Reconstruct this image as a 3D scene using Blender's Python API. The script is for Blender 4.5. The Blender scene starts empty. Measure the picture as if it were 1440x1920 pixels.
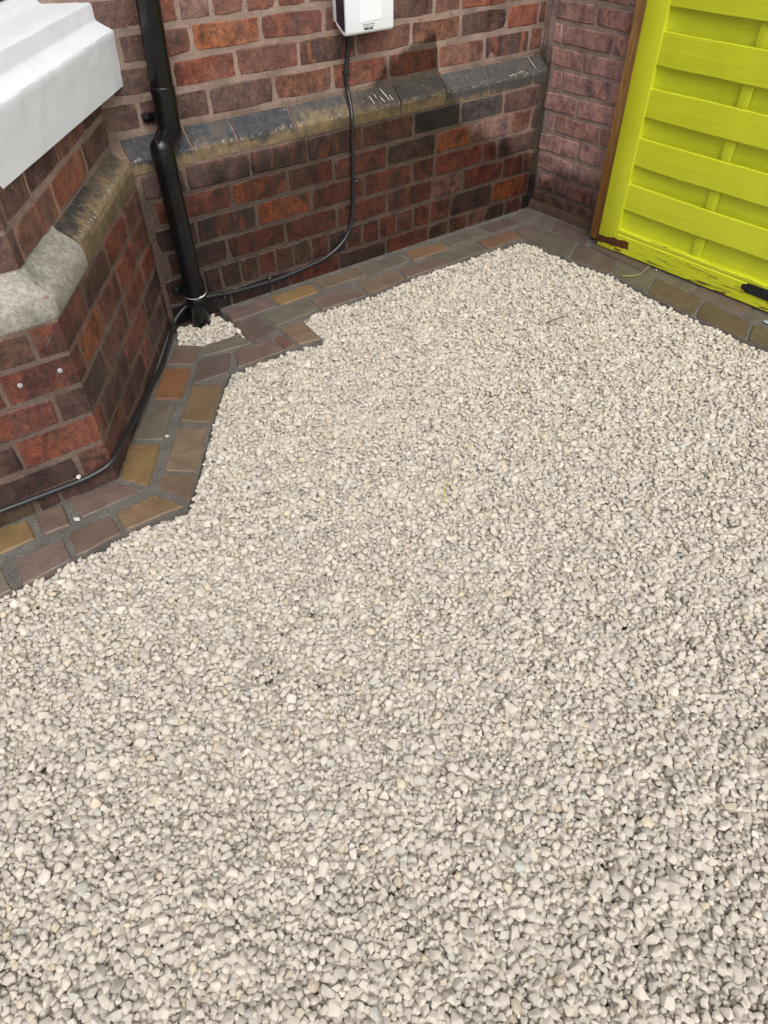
import bpy, bmesh, math, random
import numpy as np
from math import radians, sin, cos, pi, atan2, hypot
from mathutils import Vector, Matrix, kdtree, noise

rng = random.Random(7)
nrng = np.random.default_rng(11)
S = bpy.context.scene
C = S.collection

# ------------------------------------------------------------------ camera, sky, sun, exposure
cam_d = bpy.data.cameras.new('camera')
cam = bpy.data.objects.new('camera', cam_d)
C.objects.link(cam)
S.camera = cam
cam_d.sensor_fit = 'VERTICAL'
cam_d.sensor_height = 36.0
cam_d.lens = 36.0 * 1300.5 / 1920.0
cam_d.clip_start = 0.02
cam_d.clip_end = 600
YAW, PIT, ROLL = 0.61876, 0.77849, -0.015186
_d = Vector((sin(YAW) * cos(PIT), cos(YAW) * cos(PIT), -sin(PIT)))
_r = Vector((cos(YAW), -sin(YAW), 0))
_u = _r.cross(_d)
_r2 = _r * cos(ROLL) + _u * sin(ROLL)
_u2 = _u * cos(ROLL) - _r * sin(ROLL)
_m = Matrix((_r2, _u2, -_d)).transposed().to_4x4()
_m.translation = Vector((-2.516, -2.314, 1.28))
cam.matrix_world = _m

SUN_ELEV, SUN_AZ = radians(54), radians(202)        # azimuth clockwise from +y (the house wall's inward normal)
world = bpy.data.worlds.new('World')
S.world = world
world.use_nodes = True
wn = world.node_tree.nodes
wl = world.node_tree.links
bg = wn['Background']
sky = wn.new('ShaderNodeTexSky')
sky.sky_type = 'NISHITA'
sky.sun_disc = False
sky.sun_elevation = SUN_ELEV
sky.sun_rotation = SUN_AZ
sky.dust_density = 6.0
sky.air_density = 1.0
sky.ozone_density = 2.0
hsv = wn.new('ShaderNodeHueSaturation')             # cloud cover: the same sky, nearly grey
hsv.inputs['Saturation'].default_value = 0.28
wl.new(sky.outputs['Color'], hsv.inputs['Color'])
wl.new(hsv.outputs['Color'], bg.inputs['Color'])
bg.inputs['Strength'].default_value = 0.13
sun_d = bpy.data.lights.new('sun', 'SUN')
sun_d.energy = 0.85
sun_d.angle = radians(70)
sun_d.color = (1.0, 0.96, 0.9)
sun = bpy.data.objects.new('sun', sun_d)
C.objects.link(sun)
_sd = Vector((sin(SUN_AZ) * cos(SUN_ELEV), cos(SUN_AZ) * cos(SUN_ELEV), sin(SUN_ELEV)))
sun.rotation_euler = _sd.to_track_quat('Z', 'Y').to_euler()
sun.location = _sd * 30
S.view_settings.view_transform = 'Standard'
S.view_settings.look = 'None'
S.view_settings.gamma = 1.0
S.view_settings.exposure = 0.50
S.view_settings.use_curve_mapping = False

# ------------------------------------------------------------------ helpers: objects
def link(name, data, parent=None, loc=(0, 0, 0), rz=0.0):
    o = bpy.data.objects.new(name, data)
    C.objects.link(o)
    o.location = loc
    o.rotation_euler = (0, 0, rz)
    if parent is not None:
        o.parent = parent
    return o

def tag(o, label=None, cat=None, group=None, kind=None):
    for k, v in (('label', label), ('category', cat), ('group', group), ('kind', kind)):
        if v:
            o[k] = v
    return o

def thing(name, label, cat, loc=(0, 0, 0), rz=0.0, group=None):
    return tag(link(name, None, None, loc, rz), label, cat, group)

def bm_mesh(bm, name, mat=None, smooth=False):
    bmesh.ops.recalc_face_normals(bm, faces=bm.faces)
    me = bpy.data.meshes.new(name)
    bm.to_mesh(me)
    bm.free()
    if mat:
        me.materials.append(mat)
    if smooth:
        for p in me.polygons:
            p.use_smooth = True
    return me

def smooth_by_angle(me, deg=35):
    for p in me.polygons:
        p.use_smooth = True
    bm = bmesh.new()
    bm.from_mesh(me)
    for e in bm.edges:
        e.smooth = len(e.link_faces) == 2 and e.calc_face_angle(0) < radians(deg)
    bm.to_mesh(me)
    bm.free()

def box_bm(bm, x0, x1, y0, y1, z0, z1, bevel=0.0, seg=2):
    r = bmesh.ops.create_cube(bm, size=1.0)
    vs = r['verts']
    for v in vs:
        v.co.x = x0 if v.co.x < 0 else x1
        v.co.y = y0 if v.co.y < 0 else y1
        v.co.z = z0 if v.co.z < 0 else z1
    if bevel:
        es = list({e for v in vs for e in v.link_edges})
        bmesh.ops.bevel(bm, geom=es, offset=bevel, segments=seg, affect='EDGES', profile=0.5)

def box_obj(name, mat, parent, x0, x1, y0, y1, z0, z1, bevel=0.002, loc=(0, 0, 0), rz=0.0):
    bm = bmesh.new()
    box_bm(bm, x0, x1, y0, y1, z0, z1, bevel)
    me = bm_mesh(bm, name, mat)
    if bevel:
        smooth_by_angle(me)
    return link(name, me, parent, loc, rz)

def catmull(pts, n=8):
    P = [Vector(p) for p in pts]
    P = [P[0] * 2 - P[1]] + P + [P[-1] * 2 - P[-2]]
    out = []
    for i in range(1, len(P) - 2):
        for k in range(n):
            t = k / n
            a, b, c, d = P[i - 1], P[i], P[i + 1], P[i + 2]
            out.append(0.5 * ((2 * b) + (c - a) * t + (2 * a - 5 * b + 4 * c - d) * t * t + (3 * b - a - 3 * c + d) * t ** 3))
    out.append(P[-2])
    return out

def tube_bm(bm, path, rad, sides=14, cap=True):
    P = [Vector(p) for p in path]
    up = Vector((0, 0, 1)) if abs((P[1] - P[0]).normalized().z) < 0.9 else Vector((1, 0, 0))
    rings = []
    for i, p in enumerate(P):
        t = (P[min(i + 1, len(P) - 1)] - P[max(i - 1, 0)]).normalized()
        a = (up - t * up.dot(t))
        if a.length < 1e-4:
            a = Vector((0, 1, 0)) - t * t.y
        a.normalize()
        up = a
        b = t.cross(a)
        r = rad[i] if isinstance(rad, (list, tuple)) else rad
        rings.append([bm.verts.new(p + (a * cos(2 * pi * k / sides) + b * sin(2 * pi * k / sides)) * r) for k in range(sides)])
    for i in range(len(rings) - 1):
        for k in range(sides):
            bm.faces.new((rings[i][k], rings[i][(k + 1) % sides], rings[i + 1][(k + 1) % sides], rings[i + 1][k]))
    if cap:
        bm.faces.new(rings[0][::-1])
        bm.faces.new(rings[-1])

def tube_obj(name, mat, parent, path, rad, sides=14, loc=(0, 0, 0), ang=50):
    bm = bmesh.new()
    tube_bm(bm, path, rad, sides)
    me = bm_mesh(bm, name, mat)
    smooth_by_angle(me, ang)
    return link(name, me, parent, loc)

def prism_bm(bm, poly, z0, z1):
    a = [bm.verts.new((x, y, z0)) for x, y in poly]
    b = [bm.verts.new((x, y, z1)) for x, y in poly]
    n = len(poly)
    bm.faces.new(a[::-1])
    bm.faces.new(b)
    for i in range(n):
        bm.faces.new((a[i], a[(i + 1) % n], b[(i + 1) % n], b[i]))

def sweep_bm(bm, prof, path, closed_prof=False):
    """prof: list of (offset to the right-hand normal, z); path: plan polyline; mitred corners"""
    P = [Vector(p) for p in path]
    n = len(P)
    nor = []
    for i in range(n - 1):
        t = (P[i + 1] - P[i]).normalized()
        nor.append(Vector((t.y, -t.x)))
    rings = []
    for i in range(n):
        if i == 0:
            m = nor[0]
        elif i == n - 1:
            m = nor[-1]
        else:
            m = (nor[i - 1] + nor[i]) / (1 + nor[i - 1].dot(nor[i]))
        rings.append([bm.verts.new((P[i].x + m.x * o, P[i].y + m.y * o, z)) for o, z in prof])
    k = len(prof)
    for i in range(n - 1):
        for j in range(k if closed_prof else k - 1):
            bm.faces.new((rings[i][j], rings[i + 1][j], rings[i + 1][(j + 1) % k], rings[i][(j + 1) % k]))
    if closed_prof:
        bm.faces.new(rings[0])
        bm.faces.new(rings[-1][::-1])

# ------------------------------------------------------------------ helpers: material nodes
class NT:
    def __init__(self, name):
        self.m = bpy.data.materials.new(name)
        self.m.use_nodes = True
        self.t = self.m.node_tree
        self.b = self.t.nodes['Principled BSDF']
    def n(self, typ, **kw):
        nd = self.t.nodes.new(typ)
        for k, v in kw.items():
            if k.startswith('_'):
                setattr(nd, k[1:], v)
        for k, v in kw.items():
            if not k.startswith('_'):
                key = int(k[1:]) if k[0] == 'i' and k[1:].isdigit() else k.replace('__', ' ')
                s = nd.inputs[key]
                if hasattr(v, 'is_output') or isinstance(v, bpy.types.NodeSocket):
                    self.t.links.new(v, s)
                else:
                    s.default_value = v
        return nd
    def math(self, op, a, b=0.0, clamp=False):
        return self.n('ShaderNodeMath', _operation=op, _use_clamp=clamp, i0=a, i1=b).outputs[0]
    def noise(self, vec, scale, detail=4.0, rough=0.55, dist=0.0):
        return self.n('ShaderNodeTexNoise', Vector=vec, Scale=scale, Detail=detail, Roughness=rough, Distortion=dist).outputs[0]
    def vor(self, vec, scale, feature='F1', rand=1.0):
        return self.n('ShaderNodeTexVoronoi', _feature=feature, Vector=vec, Scale=scale, Randomness=rand).outputs['Distance']
    def rng(self, v, a, b, c=0.0, d=1.0, smooth=False):
        return self.n('ShaderNodeMapRange', _interpolation_type='SMOOTHSTEP' if smooth else 'LINEAR', _clamp=True, i0=v, i1=a, i2=b, i3=c, i4=d).outputs[0]
    def mix(self, f, a, b, blend='MIX'):
        nd = self.t.nodes.new('ShaderNodeMix')
        nd.data_type = 'RGBA'
        nd.blend_type = blend
        for s, v in ((nd.inputs[0], f), (nd.inputs[6], a), (nd.inputs[7], b)):
            if isinstance(v, bpy.types.NodeSocket):
                self.t.links.new(v, s)
            else:
                s.default_value = (*v, 1.0) if isinstance(v, tuple) and len(v) == 3 else v
        return nd.outputs[2]
    def scale(self, vec, xyz):
        return self.n('ShaderNodeMapping', Vector=vec, Scale=xyz).outputs[0]
    def coord(self, which='Object'):
        return self.n('ShaderNodeTexCoord').outputs[which]
    def pos(self):
        return self.n('ShaderNodeNewGeometry').outputs['Position']
    def out(self, col=None, rough=None, bump=None, bdist=0.002, bstr=1.0, **kw):
        for k, v in (('Base Color', col), ('Roughness', rough)):
            if v is None:
                continue
            if isinstance(v, bpy.types.NodeSocket):
                self.t.links.new(v, self.b.inputs[k])
            else:
                self.b.inputs[k].default_value = (*v, 1.0) if isinstance(v, tuple) else v
        if bump is not None:
            bn = self.n('ShaderNodeBump', Strength=bstr, Distance=bdist, Height=bump)
            self.t.links.new(bn.outputs[0], self.b.inputs['Normal'])
        for k, v in kw.items():
            s = self.b.inputs[k.replace('__', ' ')]
            if isinstance(v, bpy.types.NodeSocket):
                self.t.links.new(v, s)
            else:
                s.default_value = v
        return self.m

def ramp(nt, fac, stops, interp='LINEAR'):
    nd = nt.n('ShaderNodeValToRGB', i0=fac)
    cr = nd.color_ramp
    cr.interpolation = interp
    while len(cr.elements) > 1:
        cr.elements.remove(cr.elements[-1])
    cr.elements[0].position, c = stops[0]
    cr.elements[0].color = (c, c, c, 1) if not isinstance(c, tuple) else (*c, 1)
    for p, c in stops[1:]:
        e = cr.elements.new(p)
        e.color = (c, c, c, 1) if not isinstance(c, tuple) else (*c, 1)
    return nd.outputs[0]

def damp_mask(nt, amp=0.07):
    """Rain-soaked part of the masonry: height of the tide line along the wall, with a ragged edge."""
    p = nt.pos()
    x = nt.n('ShaderNodeSeparateXYZ', Vector=p).outputs
    f = nt.rng(x[0], -2.8, 0.2)
    # stops: wall x -> tide line height (m), both mapped to 0..1
    xs = [(-2.8, .50), (-1.9, .50), (-1.75, .44), (-1.3, .50), (-0.97, .57), (-0.86, .61), (-0.76, .68), (-0.68, .735),
          (-0.56, .735), (-0.54, .62), (-0.51, .54), (-0.47, .47), (-0.42, .44), (-0.33, .39), (-0.2, .32), (-0.07, .25), (0.0, .17), (0.2, .16)]
    h = ramp(nt, f, [((a + 2.8) / 3.0, b) for a, b in xs])
    nz = nt.math('MULTIPLY', nt.math('SUBTRACT', nt.noise(p, 9.0, 5.0, 0.6), 0.5), nt.rng(x[2], 0.45, 0.62, amp * 3.4, amp * 1.6))
    v = nt.math('SUBTRACT', nt.math('ADD', h, nz), x[2])
    w = nt.rng(v, nt.rng(x[2], 0.45, 0.62, -0.07, -0.012), nt.rng(x[2], 0.45, 0.62, 0.06, 0.018), 0, 1, True)
    bayk = nt.rng(x[0], -1.85, -1.80, 0.55, 1.0)      # the bay's open side is less soaked
    return nt.math('MULTIPLY', w, bayk)

def soak(nt, col, w, dark=0.43, gam=1.33):
    g = nt.n('ShaderNodeGamma', Color=col, Gamma=gam).outputs[0]
    g = nt.mix(1.0, g, (dark, dark, dark), 'MULTIPLY')
    return nt.mix(w, col, g)

def corner_dark(nt, c):  # dark brown ragged strip beside the inner corner, lower wall only
    p = nt.pos()
    x = nt.n('ShaderNodeSeparateXYZ', Vector=p).outputs
    n = nt.math('MULTIPLY', nt.math('SUBTRACT', nt.noise(p, 28.0, 5.0, 0.7), 0.5), 0.09)
    m = nt.rng(nt.math('ADD', x[0], n), -0.048, -0.012, 0, 0.85, True)
    m = nt.math('MULTIPLY', m, nt.rng(nt.math('ADD', x[2], n), 0.66, 0.58))
    m = nt.math('MULTIPLY', m, nt.rng(x[1], -0.02, -0.008))
    return nt.mix(m, c, (0.035, 0.028, 0.018))

def mat_brick(name, haze=0.12, haze_col=(0.33, 0.27, 0.235)):
    nt = NT(name)
    oi = nt.n('ShaderNodeObjectInfo').outputs
    p = nt.pos()
    base = oi['Color']
    sep = oi['Alpha']
    n1 = nt.noise(p, 16.0, 5.0, 0.62, 0.4)
    n2 = nt.noise(nt.scale(p, (1.0, 1.0, 0.6)), 55.0, 4.0, 0.6)
    n3 = nt.noise(p, 240.0, 3.0, 0.6)
    # fire-flashed bands across the header ends and purple kiln shadow
    bands = nt.noise(nt.scale(p, (26.0, 26.0, 4.0)), 1.0, 2.0, 0.5)
    c = nt.mix(nt.rng(n1, 0.44, 0.64), nt.mix(1.0, base, (1.12, 1.08, 1.02), 'MULTIPLY'), nt.mix(1.0, base, (0.40, 0.36, 0.40), 'MULTIPLY'))
    c = nt.mix(nt.math('MULTIPLY', nt.rng(bands, 0.5, 0.66, 0, 1, True), nt.math('MULTIPLY', oi['Random'], 0.75)), c, nt.mix(1.0, c, (0.5, 0.45, 0.5), 'MULTIPLY'))
    # orange flashes where the brick carries them (object alpha)
    sp = nt.math('MULTIPLY', nt.rng(nt.noise(nt.scale(p, (22.0, 22.0, 8.0)), 1.0, 3.0, 0.55, 0.25), 0.50, 0.62, 0, 1, True), nt.math('MULTIPLY', sep, 0.85))
    c = nt.mix(sp, c, (0.33, 0.105, 0.042))
    c = nt.mix(nt.rng(n2, 0.38, 0.68, 0, 0.8), c, nt.mix(1.0, c, (0.50, 0.45, 0.46), 'MULTIPLY'))
    c = nt.mix(nt.rng(n3, 0.45, 0.75, 0.0, 0.6), c, nt.mix(1.0, c, (1.55, 1.5, 1.45), 'MULTIPLY'))
    c = nt.mix(nt.rng(nt.noise(p, 85.0, 5.0, 0.72), 0.53, 0.63, 0, 0.75), c, nt.mix(1.0, c, (0.32, 0.30, 0.32), 'MULTIPLY'))
    # lime and mortar smears
    hz = nt.math('MULTIPLY', nt.rng(nt.noise(p, 7.0, 6.0, 0.65), 0.38, 0.72), haze * 2.0)
    hz = nt.math('ADD', hz, nt.math('MULTIPLY', nt.rng(nt.noise(p, 105.0, 4.0, 0.6), 0.63, 0.70), haze * 4.5), True)
    c = nt.mix(hz, c, haze_col)
    pit = nt.rng(nt.vor(nt.scale(p, (1, 1, 1)), 95.0), 0.06, 0.2)
    pitm = nt.rng(nt.noise(p, 21.0, 2.0), 0.5, 0.62)
    pits = nt.math('MAXIMUM', pit, nt.math('SUBTRACT', 1.0, pitm))
    c = nt.mix(nt.math('SUBTRACT', 1.0, pits), c, (0.018, 0.012, 0.011))
    c = corner_dark(nt, c)
    w = damp_mask(nt)
    c = soak(nt, c, w)
    ro = nt.math('SUBTRACT', nt.rng(n2, 0.3, 0.7, 0.72, 0.95), nt.math('MULTIPLY', w, 0.38))
    h = nt.math('ADD', nt.math('MULTIPLY', n2, 0.6), nt.math('MULTIPLY', n3, 0.22))
    h = nt.math('ADD', h, nt.math('MULTIPLY', pits, 0.9))
    h = nt.math('ADD', h, nt.math('MULTIPLY', n1, 0.7))
    return nt.out(c, ro, h, 0.0055, 1.0)

def mat_mortar(name, base=(0.30, 0.225, 0.19)):
    nt = NT(name)
    p = nt.pos()
    n1 = nt.noise(p, 11.0, 4.0, 0.6)
    n2 = nt.noise(p, 260.0, 2.0, 0.6)
    n3 = nt.noise(p, 70.0, 4.0, 0.65)
    c = nt.mix(nt.rng(n1, 0.35, 0.66), base, tuple(v * 0.60 for v in base))
    c = nt.mix(nt.rng(nt.noise(p, 34.0, 5.0, 0.7), 0.56, 0.70, 0, 0.65), c, (0.13, 0.085, 0.065))
    c = nt.mix(nt.rng(n2, 0.35, 0.7, 0, 0.55), c, nt.mix(1.0, c, (0.55, 0.55, 0.55), 'MULTIPLY'))
    c = nt.mix(nt.rng(n2, 0.66, 0.74, 0, 0.6), c, (0.58, 0.52, 0.45))
    c = corner_dark(nt, c)
    w = damp_mask(nt, 0.06)
    c = soak(nt, c, w, 0.33, 1.10)
    ro = nt.math('SUBTRACT', 0.95, nt.math('MULTIPLY', w, 0.42))
    h = nt.math('ADD', nt.math('MULTIPLY', n2, 0.45), n3)
    return nt.out(c, ro, h, 0.004, 1.0)

def mat_plinth(name):
    """Chamfered plinth bricks: buff body, sooty blue-black glaze on the weathering slope, ragged where it has flaked."""
    nt = NT(name)
    p = nt.pos()
    oi = nt.n('ShaderNodeObjectInfo').outputs
    z = nt.n('ShaderNodeSeparateXYZ', Vector=p).outputs[2]
    n1 = nt.noise(p, 13.0, 5.0, 0.65, 0.3)
    n2 = nt.noise(nt.scale(p, (1, 1, 0.35)), 60.0, 4.0, 0.6)
    n3 = nt.noise(p, 220.0, 3.0, 0.6)
    buff = nt.mix(nt.rng(n2, 0.35, 0.7), (0.235, 0.168, 0.086), (0.135, 0.10, 0.058))
    buff = nt.mix(nt.rng(n1, 0.5, 0.72, 0, 0.8), buff, (0.06, 0.06, 0.035))
    soot = nt.mix(nt.rng(n2, 0.3, 0.7), oi['Color'], nt.mix(1.0, oi['Color'], (0.55, 0.55, 0.55), 'MULTIPLY'))
    lim = nt.math('ADD', nt.math('MULTIPLY', oi['Alpha'], 0.12), 0.462)
    v = nt.math('SUBTRACT', nt.math('ADD', z, nt.math('ADD', nt.math('MULTIPLY', nt.math('SUBTRACT', n1, 0.5), 0.09), nt.math('MULTIPLY', nt.math('SUBTRACT', nt.noise(p, 48.0, 4.0, 0.65), 0.5), 0.05))), lim)
    c = nt.mix(nt.rng(v, -0.016, 0.016, 0, 1, True), buff, soot)
    c = nt.mix(nt.rng(nt.noise(p, 17.0, 5.0, 0.65), 0.52, 0.64, 0, 0.6), c, (0.105, 0.080, 0.058))
    edge = nt.rng(nt.math('ABSOLUTE', nt.math('SUBTRACT', z, 0.552)), 0.0, 0.012, 0.09, 0.0)
    c = nt.mix(nt.rng(nt.math('ADD', nt.noise(p, 95.0, 4.0, 0.7), edge), 0.63, 0.69, 0, 0.8), c, (0.34, 0.325, 0.285))
    w = damp_mask(nt, 0.05)
    c = soak(nt, c, nt.math('MULTIPLY', w, 0.8), 0.7, 1.25)
    ro = nt.math('SUBTRACT', nt.rng(n2, 0.3, 0.7, 0.5, 0.8), nt.math('MULTIPLY', w, 0.1))
    h = nt.math('ADD', nt.math('MULTIPLY', n2, 0.8), nt.math('MULTIPLY', n3, 0.25))
    return nt.out(c, ro, h, 0.003, 0.9)

def mat_grey_stone(name):
    nt = NT(name)
    p = nt.pos()
    n1 = nt.noise(p, 9.0, 6.0, 0.68)
    n2 = nt.noise(p, 75.0, 5.0, 0.7)
    n3 = nt.noise(p, 300.0, 2.0, 0.6)
    c = nt.mix(nt.rng(n2, 0.36, 0.66), (0.41, 0.385, 0.335), (0.215, 0.20, 0.17))
    c = nt.mix(nt.rng(n1, 0.5, 0.68, 0, 0.85), c, (0.125, 0.125, 0.10))
    c = nt.mix(nt.rng(nt.noise(p, 26.0, 5.0, 0.7), 0.60, 0.68, 0, 0.5), c, (0.30, 0.26, 0.20))
    c = nt.mix(nt.rng(n3, 0.62, 0.7, 0, 0.7), c, (0.07, 0.07, 0.065))
    h = nt.math('ADD', n2, nt.math('MULTIPLY', n3, 0.4))
    return nt.out(c, nt.rng(n2, 0.3, 0.7, 0.5, 0.85), h, 0.004, 0.9)

def mat_sett(name):
    nt = NT(name)
    oi = nt.n('ShaderNodeObjectInfo').outputs
    p = nt.pos()
    off = nt.n('ShaderNodeVectorMath', _operation='SCALE', i0=(7.0, 3.0, 5.0), Scale=oi['Random']).outputs[0]
    q = nt.n('ShaderNodeVectorMath', _operation='ADD', i0=p, i1=off).outputs[0]
    n1 = nt.noise(q, 12.0, 5.0, 0.6, 0.6)
    n2 = nt.noise(nt.scale(q, (1.0, 2.6, 1.0)), 34.0, 5.0, 0.65, 0.8)
    n3 = nt.noise(q, 420.0, 2.0, 0.6)
    c = nt.mix(nt.rng(n1, 0.35, 0.7), oi['Color'], nt.mix(1.0, oi['Color'], (0.66, 0.62, 0.64), 'MULTIPLY'))
    c = nt.mix(nt.rng(n2, 0.45, 0.75, 0, 0.5), c, nt.mix(1.0, c, (1.35, 1.25, 1.1), 'MULTIPLY'))
    c = nt.mix(nt.rng(n3, 0.3, 0.7, 0.0, 0.3), c, nt.mix(1.0, c, (0.6, 0.6, 0.6), 'MULTIPLY'))
    # scuffed pale edges and grit
    c = nt.mix(nt.rng(nt.noise(q, 120.0, 5.0, 0.75), 0.66, 0.74, 0, 0.45), c, (0.34, 0.31, 0.28))
    ro = nt.rng(n2, 0.3, 0.7, 0.30, 0.52)
    h = nt.math('ADD', nt.math('ADD', n2, nt.math('MULTIPLY', n1, 0.8)), nt.math('MULTIPLY', n3, 0.10))
    return nt.out(c, ro, h, 0.004, 0.75)

def mat_joint(name):
    nt = NT(name)
    p = nt.pos()
    n = nt.noise(p, 320.0, 3.0, 0.7)
    v = nt.vor(p, 330.0)
    c = nt.mix(nt.rng(n, 0.35, 0.66), (0.070, 0.065, 0.058), (0.29, 0.27, 0.235))
    c = nt.mix(nt.rng(nt.noise(p, 14.0, 4.0), 0.35, 0.7, 0, 0.5), c, (0.05, 0.047, 0.042))
    return nt.out(c, 0.6, nt.math('ADD', n, v), 0.004, 1.0)

def mat_gravel(name):
    nt = NT(name)
    a = nt.n('ShaderNodeAttribute', _attribute_type='INSTANCER', _attribute_name='tint').outputs['Color']
    q = nt.coord('Object')
    n1 = nt.noise(q, 1.6, 5.0, 0.62, 0.7)
    n2 = nt.noise(nt.scale(q, (1.0, 1.0, 3.2)), 4.5, 4.0, 0.65, 0.4)
    c = nt.mix(nt.rng(n1, 0.36, 0.72, 0, 0.55), a, nt.mix(1.0, a, (0.78, 0.75, 0.70), 'MULTIPLY'))
    c = nt.mix(nt.rng(n2, 0.55, 0.75, 0, 0.4), c, nt.mix(1.0, a, (1.14, 1.13, 1.10), 'MULTIPLY'))
    return nt.out(c, 0.78, nt.math('ADD', nt.math('MULTIPLY', n2, 0.6), n1), 0.0012, 0.6)

def mat_ground(name):
    nt = NT(name)
    p = nt.pos()
    v = nt.n('ShaderNodeTexVoronoi', Vector=p, Scale=62.0)
    n = nt.noise(p, 40.0, 4.0)
    c = nt.mix(nt.rng(v.outputs['Distance'], 0.25, 0.75), (0.50, 0.46, 0.40), (0.16, 0.145, 0.12))
    c = nt.mix(nt.math('MULTIPLY', v.outputs['Color'], 0.3), c, (0.36, 0.33, 0.29))
    return nt.out(c, 0.9, nt.math('SUBTRACT', 1.0, v.outputs['Distance']), 0.012, 1.0)

def mat_plain(name, col, rough, bump_scale=0, bdist=0.001, var=0.0, **kw):
    nt = NT(name)
    c = col
    if var:
        n = nt.noise(nt.pos(), 18.0, 4.0, 0.6)
        c = nt.mix(nt.rng(n, 0.3, 0.7), col, tuple(x * (1 - var) for x in col))
    b = nt.noise(nt.pos(), bump_scale, 4.0, 0.6) if bump_scale else None
    return nt.out(c, rough, b, bdist, 0.8, **kw)

def mat_white_paint(name):
    nt = NT(name)
    p = nt.pos()
    n1 = nt.noise(p, 24.0, 4.0, 0.6)
    n2 = nt.noise(p, 150.0, 4.0, 0.65)
    c = nt.mix(nt.rng(n1, 0.35, 0.75), (0.83, 0.865, 0.91), (0.815, 0.85, 0.895))
    c = nt.mix(nt.rng(nt.noise(p, 60.0, 5.0, 0.75), 0.745, 0.765), c, (0.06, 0.06, 0.05))
    return nt.out(c, 0.38, nt.math('ADD', n1, nt.math('MULTIPLY', n2, 0.45)), 0.0016, 0.4)

GY = 0.060022
AL = Vector((sin(GY), -cos(GY), 0))                 # along the return wall, from the corner outwards
OUT = Vector((-cos(GY), -sin(GY), 0))               # out of the return wall

def mat_gate(name, worn):
    nt = NT(name)
    q = nt.coord('Object')
    p = nt.pos()
    oi = nt.n('ShaderNodeObjectInfo').outputs
    gs = nt.n('ShaderNodeVectorMath', _operation='MULTIPLY', i0=q, i1=(2.4, 30.0, 60.0)).outputs[0]
    gs2 = nt.n('ShaderNodeVectorMath', _operation='MULTIPLY', i0=q, i1=(60.0, 30.0, 2.4)).outputs[0]
    g = nt.mix(oi['Alpha'], gs2, gs)                # alpha 1: grain runs along x, 0: along z
    gr = nt.noise(g, 1.0, 5.0, 0.62)
    gr2 = nt.noise(g, 2.7, 4.0, 0.7)
    n1 = nt.noise(p, 8.0, 4.0, 0.6)
    c = nt.mix(nt.rng(n1, 0.3, 0.7), (0.60, 0.645, 0.024), (0.54, 0.585, 0.020))
    c = nt.mix(nt.rng(gr, 0.52, 0.72, 0, 0.35), c, (0.43, 0.46, 0.014))
    # green film and knocks
    c = nt.mix(nt.rng(nt.noise(p, 45.0, 5.0, 0.7), 0.68, 0.74, 0, 0.55), c, (0.20, 0.17, 0.03))
    c = nt.mix(nt.rng(nt.vor(nt.scale(p, (0.0, 1.0, 1.0)), 13.0), 0.035, 0.025, 0, 0.8), c, (0.13, 0.13, 0.015))
    al = nt.n('ShaderNodeVectorMath', _operation='DOT_PRODUCT', i0=p, i1=tuple(AL)).outputs['Value']
    z = nt.n('ShaderNodeSeparateXYZ', Vector=p).outputs[2]
    fl = nt.math('ADD', nt.math('MULTIPLY', gr2, 0.6), nt.math('MULTIPLY', gr, 0.5))
    if worn == 2:       # bottom rail: long flakes gone, brown primer and grey wood beneath
        low = nt.rng(z, 0.0, 0.075, 1.0, 0.25)
        mid = nt.math('MULTIPLY', nt.rng(al, 0.66, 0.74), nt.rng(al, 1.3, 0.95))
        thr = nt.math('SUBTRACT', 0.645, nt.math('MULTIPLY', nt.math('MULTIPLY', low, mid), 0.098))
        k = nt.rng(nt.math('SUBTRACT', fl, thr), 0.0, 0.015)
        under = nt.mix(nt.rng(nt.noise(p, 16.0, 2.0), 0.45, 0.6), (0.075, 0.055, 0.018), (0.15, 0.08, 0.03))
        c = nt.mix(k, c, under)
        st = nt.n('ShaderNodeVectorMath', _operation='MULTIPLY', i0=q, i1=(9.0, 9.0, 55.0)).outputs[0]
        br = nt.rng(nt.math('ADD', nt.noise(st, 1.0, 3.0, 0.6), nt.math('MULTIPLY', gr2, 0.12)), 0.675, 0.70)
        c = nt.mix(nt.math('MULTIPLY', br, nt.rng(z, 0.058, 0.05)), c, (0.17, 0.085, 0.025))
        c = nt.mix(nt.rng(gr2, 0.55, 0.7, 0, 0.45), c, (0.27, 0.30, 0.015))
    elif worn == 1:     # stile: a few dark splits near its foot
        thr = nt.rng(z, 0.0, 0.25, 0.62, 0.78)
        k = nt.rng(nt.math('SUBTRACT', fl, thr), 0.0, 0.012)
        c = nt.mix(k, c, (0.06, 0.05, 0.015))
    ro = 0.42
    if worn:            # brown primer daubed across the foot of the stile and the start of the rail
        nz = nt.math('MULTIPLY', nt.math('SUBTRACT', nt.noise(p, 30.0, 3.0), 0.5), 0.02)
        cen = nt.rng(al, 0.47, 0.63, 0.034, 0.047)
        dz = nt.math('ABSOLUTE', nt.math('SUBTRACT', nt.math('ADD', z, nz), cen))
        a1 = nt.math('ADD', al, nt.math('MULTIPLY', nz, 1.5))
        pm = nt.math('MULTIPLY', nt.rng(dz, 0.0165, 0.0145), nt.rng(a1, 0.640, 0.634))
        pc = nt.mix(nt.rng(nt.noise(nt.scale(p, (1, 1, 4)), 30.0, 4.0), 0.35, 0.7), (0.125, 0.045, 0.018), (0.055, 0.025, 0.012))
        c = nt.mix(pm, c, pc)
        ro = nt.math('SUBTRACT', 0.42, nt.math('MULTIPLY', pm, 0.16))
    return nt.out(c, ro, nt.math('ADD', gr, nt.math('MULTIPLY', gr2, 0.5)), 0.0016, 0.7)

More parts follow.
